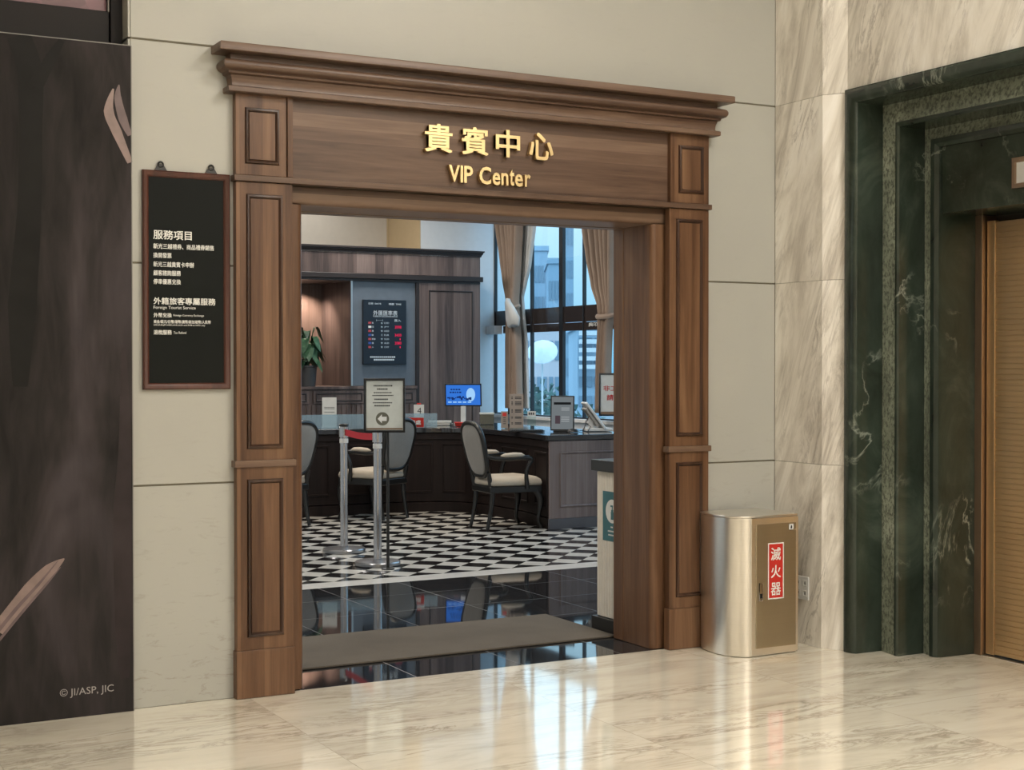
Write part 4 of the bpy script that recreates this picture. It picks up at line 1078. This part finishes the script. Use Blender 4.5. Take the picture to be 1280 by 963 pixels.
# ================================================================== ARMCHAIRS (face +X locally, origin between the rear feet)
def make_chair(label):
    t = thing('armchair', label, 'chair', (0, 0, 0), 'black framed armchairs at the desk')
    # seat frame
    def ring_(x0, x1, wb, wf, ex=0, n=10):
        # outline of a seat that is wider in front, with a bowed front edge
        pts = [(x0, -wb), (x0, wb)]
        for k in range(n+1):
            a = k/n; y = wf*(1-2*a); pts.append((x1+ex*math.sin(PI*a), y))
        return pts
    MB().prism(ring_(-.03, .49, .205, .262, .035), .345, .408).build('seat_frame', M['black'], t, .012)
    # cushion
    L = []
    for s_, z in ((.92, .409), (.985, .416), (1.0, .44), (.97, .468), (.85, .490), (.6, .502), (.3, .507)):
        o = ring_(-.02, .485, .205, .262, .035)
        cx, cy = .24, 0
        L.append([(cx+(x-cx)*s_, cy+(y-cy)*s_, z) for x, y in o])
    MB().loft(L).build('seat', M['seat_fabric'], t, smooth=70)
    # legs: curved front pair, raked rear pair
    for s_ in (-1, 1):
        p = [(.445, .225*s_, .36), (.478, .236*s_, .30), (.485, .240*s_, .24), (.470, .236*s_, .15), (.462, .234*s_, .07), (.485, .240*s_, .022), (.492, .242*s_, .003)]
        MB().tube(smooth3(p), [interp([.034, .034, .028, .019, .015, .018, .016], k/(len(smooth3(p))-1)) for k in range(len(smooth3(p)))], 10).build('leg', M['black'], t, smooth=60)
        p = [(.01, .178*s_, .37), (.0, .18*s_, .26), (-.022, .182*s_, .12), (-.050, .184*s_, .003)]
        q = smooth3(p)
        MB().tube(q, [interp([.027, .024, .019, .016], k/(len(q)-1)) for k in range(len(q))], 10).build('leg', M['black'], t, smooth=60)
    # back: rounded frame around an upholstered panel, leaning back
    tilt = R(13)
    def bp(y, z, d=0):      # y across, z up along the back, d outwards to the front
        return (-.005-math.sin(tilt)*(z-.40)+d*math.cos(tilt), y, .40+math.cos(tilt)*(z-.40)+d*math.sin(tilt))
    def outline(w_top, w_bot, z0, z1, n=48, e=3.4):
        pts = []
        for k in range(n):
            a = 2*PI*k/n
            ca, sa = math.cos(a), math.sin(a)
            yy = abs(ca)**(2/e)*(1 if ca >= 0 else -1); zz = abs(sa)**(2/e)*(1 if sa >= 0 else -1)
            f = (zz+1)/2; w = w_bot+(w_top-w_bot)*f
            crown = .03*f*(1-yy*yy)
            pts.append((yy*w, z0+(z1-z0)*f+crown))
        return pts
    o = outline(.235, .185, .50, .985)
    MB().tube([bp(y, z) for y, z in o], .023, 10, closed=True).build('back_frame', M['black'], t, smooth=70)
    for s_ in (-1, 1):
        MB().tube([bp(.178*s_, .35), bp(.180*s_, .45), bp(.183*s_, .54)], [.026, .024, .022], 10).build('back_post', M['black'], t, smooth=70)
    L = []
    for s_, d in ((.55, -.026), (.85, -.022), (.985, -.008), (.985, .008), (.85, .028), (.55, .036)):
        L.append([bp(y*s_, .757+(z-.757)*s_, d) for y, z in o])
    MB().loft(L).build('backrest', M['uph'], t, smooth=70)
    # arms with pads
    for s_ in (-1, 1):
        p = [bp(.205*s_, .70), (.02, .238*s_, .672), (.13, .262*s_, .668), (.25, .272*s_, .676), (.345, .272*s_, .672), (.372, .270*s_, .648), (.352, .266*s_, .615), (.322, .262*s_, .54), (.325, .258*s_, .46), (.34, .248*s_, .385)]
        q = smooth3(p)
        a_ = MB().tube(q, [interp([.018, .018, .02, .022, .024, .022, .019, .019, .022, .022], k/(len(q)-1)) for k in range(len(q))], 10).build('arm', M['black'], t, smooth=70)
        pp = [(.06, .25*s_, .695), (.10, .258*s_, .700), (.18, .268*s_, .704), (.26, .273*s_, .702), (.295, .273*s_, .696)]
        MB().tube(pp, [.010, .027, .031, .027, .010], 12, flat=.75).build('arm_pad', M['seat_fabric'], a_, smooth=80)
    return t
def smooth3(p, k=4):
    p = [Vector(q) for q in p]; f = []
    for i in range(len(p)-1):
        p0, p1, p2, p3 = p[max(i-1, 0)], p[i], p[i+1], p[min(i+2, len(p)-1)]
        for j in range(k):
            t = j/k
            f.append(.5*((2*p1)+(p2-p0)*t+(2*p0-5*p1+4*p2-p3)*t*t+(3*p1-p0-3*p2+p3)*t**3))
    f.append(p[-1]); return f
def interp(l, t):
    x = t*(len(l)-1); i = min(int(x), len(l)-2); return l[i]+(l[i+1]-l[i])*(x-i)
ch = make_chair('black framed grey armchair by the right bend of the desk, turned right')
ch.location = (6.30, 5.64, 0); ch.rotation_euler = (0, 0, R(-2))
ang = math.atan2(.9, -.42)
dup(ch, (5.885, 6.835, 0), ang, 'black framed grey armchair half hidden behind the arrow notice, turned left')
dup(ch, (4.745, 6.60, 0), ang, 'black framed grey armchair mostly cut off by the left door jamb')

# ================================================================== WALL UNIT
CY = 9.3
wu = thing('wall_unit', 'dark walnut wall unit with cornice, lit niche and grey sliding panel behind the desk', 'cabinet', (6.3, 9.7, 0))
cx0, cx1 = 4.2, 8.155
prof = [(0, 2.862), (.012, 2.862), (.014, 2.88), (.022, 2.888), (.030, 2.905), (.030, 2.912), (.042, 2.915), (.042, 2.935), (0, 2.935)]
MB().loft([[(cx0, CY-d, z), (cx1+d, CY-d, z), (cx1+d, CY+.95, z)] for d, z in prof], False).build('cornice', M['cab_dark'], wu)
MB().box(cx0, cx1, CY, CY+.95, 2.622, 2.861).build('fascia', M['cab_v'], wu)
MB().box(cx0, cx1+.03, CY-.03, CY+.95, 2.558, 2.62).build('rail', M['cab_dark'], wu, .006)
MB().box(cx0, cx1, CY-.002, CY+.95, 2.53, 2.557).build('top_board', M['cab_dark'], wu)
MB().box(cx0, 6.45, CY+.93, CY+.95, .0, 2.53).build('niche_back', wood('niche_back_wood', 'v', (.09, .06, .05), (.14, .1, .085), (.19, .14, .12), plank=.3), wu)
MB().box(6.45, 6.475, CY, CY+.93, 1.30, 2.53).build('niche_side', M['cab_v'], wu)
MB().box(6.477, 7.295, CY+.03, CY+.06, 1.30, 2.53).build('grey_panel', M['grey_panel'], wu)
MB().box(6.455, 6.476, CY-.004, CY+.03, 1.30, 2.53).build('panel_edge', M['alu'], wu)
MB().box(7.296, 7.335, CY+.0, CY+.9, .95, 2.53).build('post', M['cab_dark'], wu)
dd = MB().box(7.337, cx1, CY, CY+.9, .0, 2.53).build('door', M['cab_v'], wu, .002)
MB().frame((7.462, CY, .3), X, Z, nY, .592, 2.145, [(0, 0), (.002, .008), (.010, .009), (.016, .003), (.018, 0)]).build('panel_moulding', M['cab_dark'], dd)
# lower cupboards with drawers
MB().box(cx0, 7.294, CY-.03, CY+.92, 1.262, 1.295).build('shelf', M['cab_v'], wu, .003)
MB().box(cx0, 7.294, CY, CY+.92, .0, 1.26).build('lower_case', M['cab_v'], wu)
for x0, x1 in ((4.6, 5.25), (5.30, 5.93), (5.98, 6.62), (6.67, 7.27)):
    d_ = MB().box(x0, x1, CY-.018, CY-.001, 1.095, 1.245).build('drawer', M['cab_v'], wu, .002)
    MB().frame((x0+.03, CY-.018, 1.12), X, Z, nY, x1-x0-.06, .10, [(0, 0), (.002, .008), (.012, .009), (.018, .002)]).build('panel_moulding', M['cab_dark'], d_)
for k in range(44):
    if 4.6+k*.062 > 7.26: break
    MB().box(4.6+k*.062, 4.64+k*.062, CY-.012, CY-.001, .1, 1.08).build('slat', M['cab_v'], wu)
# exchange rate board
rb = thing('rate_board', 'navy exchange rate board with flags and red figures on the grey panel', 'sign', (6.88, 9.3, 1.55))
bx, by, bz, bw, bh = 6.607, CY+.03, 1.552, .550, .762
MB().box(bx, bx+bw, by-.045, by-.001, bz, bz+bh).build('housing', M['navy'], rb, .004)
def rline(s, x, z, h, w, m='board_white', bold=.003, al='l'):
    text_mb(s, (bx+x, by-.0452, bz+z-h/2), X, Z, nY, W=w, H=h, depth=.001, align=al, fat=.003 if ord(s[0]) > 255 else 0).build('lettering', M[m], rb)
rline('日期  DATE', .065, .716, .024, .16); rline('時間  TIME', .325, .714, .024, .16)
rline('外匯匯率表', .125, .607, .058, .31, bold=.006); rline('FOREIGN EXCHANGE RATES', .125, .567, .018, .31)
rline('|——|', .165, .520, .022, .08); rline('買入', .395, .520, .03, .085)
rows_ = [('美', '金', 'USD', 'flag_r'), ('日', '幣', 'JPY', 'white_ink'), ('港', '幣', 'HKD', 'flag_r'), ('歐', '元', 'EUR', 'flag_b'), ('新加', '幣', 'SGD', 'flag_r'), ('澳', '幣', 'AUD', 'flag_b'), ('人', '幣', 'CNY', 'flag_r')]
for i, (a_, b_, c_, f_) in enumerate(rows_):
    z = .489-i*.0475
    MB().box(bx+.062, bx+.098, by-.0466, by-.0450, bz+z-.012, bz+z+.012).build('flag', M[f_], rb)
    rline(a_, .106, z, .022, .022*len(a_)); rline(b_, .222, z, .022, .024); rline(c_, .264, z, .020, .062)
for i, s_ in ((1, '2098'), (3, '3450'), (5, '2080')):
    rline(s_, .40, .489-i*.0475, .034, .085, 'led_red', .01)
for i in (4, 6): rline('1', .465, .489-i*.0475, .022, .010, 'led_red', .01)
tx = MB()
for k in range(13): tx.box(bx+.085+k*.025, bx+.103+k*.025, by-.0466, by-.0450, bz+.078, bz+.096)
tx.build('lettering', M['board_white'], rb)
tx = MB()
for k in range(11): tx.box(bx+.13+k*.024, bx+.150+k*.024, by-.0466, by-.0450, bz+.045, bz+.064)
tx.build('lettering', M['board_white'], rb)
# potted plant in the niche
pc = Vector((5.965, 9.42, 1.2955))
pp = thing('potted_plant', 'leafy green plant in a dark grey pot in the niche by the left jamb', 'plant', pc)
MB().lathe([(.05, .001), (.088, .001), (.092, .02), (.105, .22), (.112, .225), (.112, .245), (.100, .245), (.098, .215)], tuple(pc), 28).build('pot', M['pot'], pp)
MB().lathe([(.01, .19), (.097, .195), (.05, .21), (.01, .215)], tuple(pc), 20).build('soil', plain('dark_soil', (.02, .014, .01), .9), pp)
rl = random.Random(11)
for k in range(34):
    a_ = k*2.399+rl.uniform(-.3, .3); ln = rl.uniform(.20, .34); rise = rl.uniform(.22, .50)*(1 if k % 3 else .55); w = rl.uniform(.042, .062)
    d_ = Vector((math.cos(a_), math.sin(a_)*.8, 0)); sd = Vector((-d_.y, d_.x, 0)).normalized()
    base = pc+Z*.20
    mb = MB(); L = []
    pts = []
    for j in range(11):
        tt = j/10
        p = base+d_*(ln*(tt**1.2))*(.75)+Z*(rise*math.sin(min(1, tt*1.25)*PI*.62)*1.05-.28*max(0, tt-.45)**1.3*1.4)
        ww = .004 if tt < .35 else w*math.sin(PI*min(1, (tt-.32)/.68))**.8+.0008
        nrm = Vector((0, 0, 1))
        L.append([p-sd*ww+Z*(ww*.25), p, p+sd*ww+Z*(ww*.25), p-Z*.002])
    mb.loft(L); mb.build('leaf', M['leaf'], pp, smooth=60)

# ================================================================== CURTAINS
def curtain(name, label, cat, keys_, x, m, pleats, amp=.05, z_tie=None, parent=None, pn='drape', n=72, phase=0):
    """keys: [(z, y_left, y_right)] from top to bottom; pleats follow the gathering"""
    keys = keys_
    zs_ = []
    for i in range(len(keys)-1):
        for k in range(6):
            zs_.append(keys[i][0]+(keys[i+1][0]-keys[i][0])*k/6)
    zs_.append(keys[-1][0])
    wmax = max(abs(k[2]-k[1]) for k in keys)
    def sample(z):
        for i in range(len(keys)-1):
            if keys[i][0] >= z >= keys[i+1][0]:
                f = (keys[i][0]-z)/(keys[i][0]-keys[i+1][0]); f = f*f*(3-2*f)*.3+f*.7
                return [keys[i][j]+(keys[i+1][j]-keys[i][j])*f for j in (1, 2)]
        return keys[-1][1:]
    mb = MB(); L = []
    for z in zs_:
        y0, y1 = sample(z)
        L.append([(x+amp*math.cos(2*PI*pleats*(k/n)+phase)+.012*math.sin(9*k/n+z*1.3), y0+(y1-y0)*(k/n)+.012*math.sin(2*PI*pleats*k/n*1.0+.8), z) for k in range(n+1)])
    mb.loft(L, False)
    t = parent or thing(name, label, cat, (x, (keys[0][1]+keys[0][2])/2, keys[-1][0]))
    o = mb.build(pn, m, t, smooth=80)
    so = o.modifiers.new('thickness', 'SOLIDIFY'); so.thickness = .004
    return t
XC = XR-.16
cur = curtain('curtain', 'tan curtain with a white hanging tie at the left end of the window', 'curtain',
        [(3.88, 10.08, 9.25), (3.36, 9.912, 9.302), (2.886, 9.762, 9.335), (2.61, 9.68, 9.362), (2.37, 9.59, 9.392), (2.2, 9.585, 9.38), (1.81, 9.625, 9.312), (1.1, 9.648, 9.292), (1.0, 9.65, 9.29)], XC, M['curtain'], 6)
MB().tube([(XC+.06*math.cos(a), 9.483+.112*math.sin(a), 2.27+.02*math.cos(a)) for a in [2*PI*k/20 for k in range(20)]], .025, 8, closed=True).build('tieback', M['curtain'], cur)
sh = curtain('sheer_curtain', 'white sheer curtain tied back beside the left tan curtain', 'curtain',
        [(3.88, 9.50, 9.06), (3.27, 9.53, 9.151), (2.783, 9.56, 9.262), (2.56, 9.595, 9.365), (2.40, 9.61, 9.437), (2.2, 9.61, 9.406), (1.81, 9.63, 9.325), (1.1, 9.64, 9.305), (1.0, 9.64, 9.30)], XR-.03, M['sheer'], 4, amp=.018)
kn = MB()
L = []
for z, y0, y1, d_ in ((2.36, 9.42, 9.36, .03), (2.33, 9.44, 9.33, .045), (2.27, 9.43, 9.25, .05), (2.13, 9.42, 9.10, .05), (2.04, 9.38, 9.13, .045), (2.02, 9.36, 9.15, .02)):
    yc, hw = (y0+y1)/2, (y0-y1)/2
    L.append([(XC-.12+d_*math.cos(a)+.01*math.sin(3*a), yc+hw*math.sin(a), z+.015*math.sin(2*a)) for a in [2*PI*k/20 for k in range(20)]])
kn.loft(L).build('hanging_tie', M['sheer'], cur, smooth=70)['label'] = 'white hanging tie'
cur2 = curtain('curtain', 'tan curtain tied back at the right side of the window by the door jamb', 'curtain',
        [(3.88, 7.90, 7.11), (3.122, 7.781, 7.122), (2.784, 7.686, 7.13), (2.431, 7.564, 7.138), (2.216, 7.431, 7.144), (2.126, 7.417, 7.154), (1.963, 7.422, 7.212), (1.511, 7.473, 7.237), (1.0, 7.50, 7.22)], XC, M['curtain'], 6)
MB().tube([(XC+.07*math.cos(a), 7.285+.15*math.sin(a), 2.10+.02*math.cos(a)) for a in [2*PI*k/20 for k in range(20)]], .03, 8, closed=True).build('tieback', M['curtain'], cur2)

# ================================================================== OUTSIDE
def bearing(px_): return R(28.558)+math.atan((px_-640)/1813.0)
def zat(py_, dist): return 1.54+(457-py_)/1813.0*dist
def tower(name, label, p0, p1, ytop, dist, m, cols, rows_, floors=3.2, depth=12, cap=None):
    """building whose front spans image columns p0..p1 at a given distance along the view axis"""
    fwd = Vector((math.sin(R(28.558)), math.cos(R(28.558)), 0)); rt = Vector((fwd.y, -fwd.x, 0))
    cam = Vector((0, -6.4987, 0))
    w = (p1-p0)/1813.0*dist; cc = cam+fwd*dist+rt*(((p0+p1)/2-640)/1813.0*dist)
    zt = zat(ytop, dist); zb = -9
    t = thing(name, label, 'building', (cc.x, cc.y, zb))
    c = cc+fwd*depth/2+Z*((zt+zb)/2)
    MB().obox(c, rt, fwd, Z, w/2, depth/2, (zt-zb)/2).build('body', m, t)
    MB().obox(cc+fwd*depth/2+Z*(zt+.25), rt, fwd, Z, w/2+.15, depth/2+.15, .25).build('parapet', m, t)
    pr = None
    hz = floors; n = 0
    for r_ in range(rows_):
        for q in range(cols):
            n += 1
            x = -w/2+w*(q+.5)/cols; z = zt-hz*(r_+.75)
            if z < zb+2: continue
            p = cc+rt*x+Z*z-fwd*.02
            if pr is None:
                pr = MB().obox(p, rt, Z, fwd, w/cols*.33, hz*.27, .05).build('window', M['bld_glass'], t); p_0 = p
            else:
                o = pr.copy(); COL.objects.link(o); o.parent = t; o.location = p-p_0
    return t
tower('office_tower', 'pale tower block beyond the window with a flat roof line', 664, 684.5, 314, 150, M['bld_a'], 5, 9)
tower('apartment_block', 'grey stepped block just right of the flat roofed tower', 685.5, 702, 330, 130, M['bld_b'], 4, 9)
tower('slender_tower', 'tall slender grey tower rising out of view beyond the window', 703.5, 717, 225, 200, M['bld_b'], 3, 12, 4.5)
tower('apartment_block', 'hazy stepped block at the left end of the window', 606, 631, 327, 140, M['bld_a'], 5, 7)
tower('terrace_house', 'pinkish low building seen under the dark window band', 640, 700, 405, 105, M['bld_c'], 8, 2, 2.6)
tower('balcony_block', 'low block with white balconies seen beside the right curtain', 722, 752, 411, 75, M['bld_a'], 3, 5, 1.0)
fwd = Vector((math.sin(R(28.558)), math.cos(R(28.558)), 0)); rt = Vector((fwd.y, -fwd.x, 0)); cam0 = Vector((0, -6.4987, 0))
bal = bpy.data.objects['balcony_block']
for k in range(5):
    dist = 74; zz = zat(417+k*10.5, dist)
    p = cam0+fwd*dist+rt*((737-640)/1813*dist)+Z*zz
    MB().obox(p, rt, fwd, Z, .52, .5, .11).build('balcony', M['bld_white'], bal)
# parasol on the terrace
dist = 58
p = cam0+fwd*dist+rt*((678-640)/1813*dist); zc = zat(440, dist)
t = thing('parasol', 'white tilted round parasol seen through the window', 'parasol', (p.x, p.y, -9))
ax = (Z*.62-fwd*.78+rt*-.1).normalized(); e1 = rt; e1 = (e1-ax*e1.dot(ax)).normalized(); e2 = ax.cross(e1)
L = []
cc = p+Z*zc
for r_, h in ((.62, -.02), (.60, 0), (.40, .10), (.2, .17), (.01, .22)):
    L.append([cc+(e1*math.cos(2*PI*k/16)+e2*math.sin(2*PI*k/16))*r_+ax*h for k in range(16)])
MB().loft(L).build('canopy', M['parasol'], t, smooth=10)
MB().tube([cc-ax*.05+fwd*.35-Z*.3, cc+ax*.2-Z*0.0], .02, 8).build('tilt_arm', M['bld_white'], t)
q = cc-ax*.05+fwd*.35-Z*.3
MB().tube([q, (q.x, q.y, -9)], .04, 8).build('pole', M['bld_white'], t)
# street trees
for px_, dist, h in ((672, 62, 1.0), (690, 66, .7), (733, 60, .2)):
    p = cam0+fwd*dist+rt*((px_-640)/1813*dist)
    lb = {672: 'small green street tree below the parasol', 690: 'dull green street tree left of the thick window bar', 733: 'street tree in front of the white balconies'}[px_]
    t = thing('street_tree', lb, 'tree', (p.x, p.y, -9))
    MB().tube([(p.x, p.y, -9), (p.x, p.y, h-1.6)], .12, 8).build('trunk', M['kraft'], t)
    cr = MB(); rt_ = random.Random(px_)
    for k in range(140):
        a_, b_ = rt_.uniform(0, 2*PI), rt_.uniform(-1, 1); r_ = 1.15*(rt_.random()**.4)
        c = Vector((p.x+r_*math.cos(a_)*math.sqrt(1-b_*b_), p.y+r_*math.sin(a_)*math.sqrt(1-b_*b_), h-1.4+r_*b_*1.1))
        s_ = .2
        v_ = [c+Vector((rt_.uniform(-s_, s_), rt_.uniform(-s_, s_), rt_.uniform(-s_, s_))) for _ in range(4)]
        cr.add(v_, [(0, 1, 2), (0, 2, 3), (0, 1, 3), (1, 2, 3)])
    cr.build('crown', M['tree'], t)
tag(MB().box(10, 300, -60, 320, -9.5, -9).build('street', M['ground']), kind='structure')
bpy.data.objects['street'].name = 'ground'

# ================================================================== LIGHTS
def area(name, loc, size, power, col, rot=(0, 0, 0), sy=None, spread=None):
    l = bpy.data.lights.new(name, 'AREA'); l.energy = power; l.color = col
    l.shape = 'RECTANGLE' if sy else 'SQUARE'; l.size = size
    if sy: l.size_y = sy
    if spread: l.spread = spread
    o = bpy.data.objects.new(name, l); COL.objects.link(o); o.location = loc; o.rotation_euler = rot
    return o
def spot(name, loc, tgt, power, col, ang, blend=.6, rad=.08):
    l = bpy.data.lights.new(name, 'SPOT'); l.energy = power; l.color = col; l.spot_size = R(ang); l.spot_blend = blend; l.shadow_soft_size = rad
    o = bpy.data.objects.new(name, l); COL.objects.link(o); o.location = loc
    o.rotation_euler = (Vector(tgt)-Vector(loc)).to_track_quat('-Z', 'Y').to_euler(); return o
WARM = (1.0, .945, .865)
for x, pw in ((-1.8, 34), (1.4, 62), (4.5, 150)):
    for y in (-3.9, -7.2, -10.6):
        area('unseen_ceiling_lamp', (x, y, HT-.03), 1.3, pw, WARM)
# unseen lamps of the inner room
for x, y in ((2.0, 2.4), (5.2, 2.4), (2.6, 6.0), (5.6, 5.6), (3.6, 9.4), (6.6, 8.6)):
    area('unseen_ceiling_lamp', (x, y, VT-.03), .6, 62, (1.0, .94, .87))
for x, y in ((4.4, 10.75), (6.6, 10.75)):  # extra lamps added behind the wall unit to brighten the back wall
    area('unseen_ceiling_lamp', (x, y, VT-.03), .5, 5.5, (1.0, .92, .82))
for x, y, pw in ((6.3, 6.65, 150),):
    spot('downlight', (x, y, VT-.04), (x, y, 0), pw, (1.0, .74, .46), 60, .7)
spot('niche_lamp', (6.15, 9.98, 2.52), (6.2, 10.18, 1.2), 110, (1.0, .78, .62), 120, .7, .04)

# sky: overcast daylight, bluish against the warm lamps
w = bpy.data.worlds.new('sky'); scene.world = w; w.use_nodes = True
nt = w.node_tree; nt.nodes.clear()
out = nt.nodes.new('ShaderNodeOutputWorld'); bg = nt.nodes.new('ShaderNodeBackground')
tc = nt.nodes.new('ShaderNodeTexCoord'); sp = nt.nodes.new('ShaderNodeSeparateXYZ')
nt.links.new(tc.outputs['Generated'], sp.inputs[0])
n = noise(nt, tc.outputs['Generated'], 3.0, 4, .5)
f = math_n(nt, 'ADD', sp.outputs[2], math_n(nt, 'MULTIPLY', math_n(nt, 'SUBTRACT', n, .5), .12))
c = ramp(nt, f, [(0.0, (.085, .21, .31)), (.05, (.16, .265, .34)), (.11, (.24, .325, .375)), (.2, (.31, .43, .51)), (.5, (.48, .72, .98))])
nt.links.new(c, bg.inputs[0]); bg.inputs[1].default_value = 3.3
nt.links.new(bg.outputs[0], out.inputs[0])

# ================================================================== CAMERA
cam = bpy.data.cameras.new('camera'); co = bpy.data.objects.new('camera', cam); COL.objects.link(co)
F, yaw, pitch, roll = 1812.79178, -4.98429278e-01, -1.36146226e-02, 6.57445905e-04
cam.sensor_fit = 'HORIZONTAL'; cam.sensor_width = 36; cam.lens = 36*F/1280
cam.clip_start = .05; cam.clip_end = 800
Rz = Matrix.Rotation(yaw, 3, 'Z'); Rx = Matrix.Rotation(pitch, 3, 'X'); Ry = Matrix.Rotation(roll, 3, 'Y')
m3 = Rz @ Rx @ Ry
cols = [m3.col[0], m3.col[2], -m3.col[1]]       # camera right, up, backwards
mat = Matrix((cols[0], cols[1], cols[2])).transposed().to_4x4()
mat.translation = Vector((0, -6.49868741, 1.54040086))
co.matrix_world = mat
scene.camera = co
scene.view_settings.view_transform = 'Standard'; scene.view_settings.look = 'None'
scene.view_settings.gamma = 1; scene.view_settings.use_curve_mapping = False
scene.view_settings.exposure = 0.0
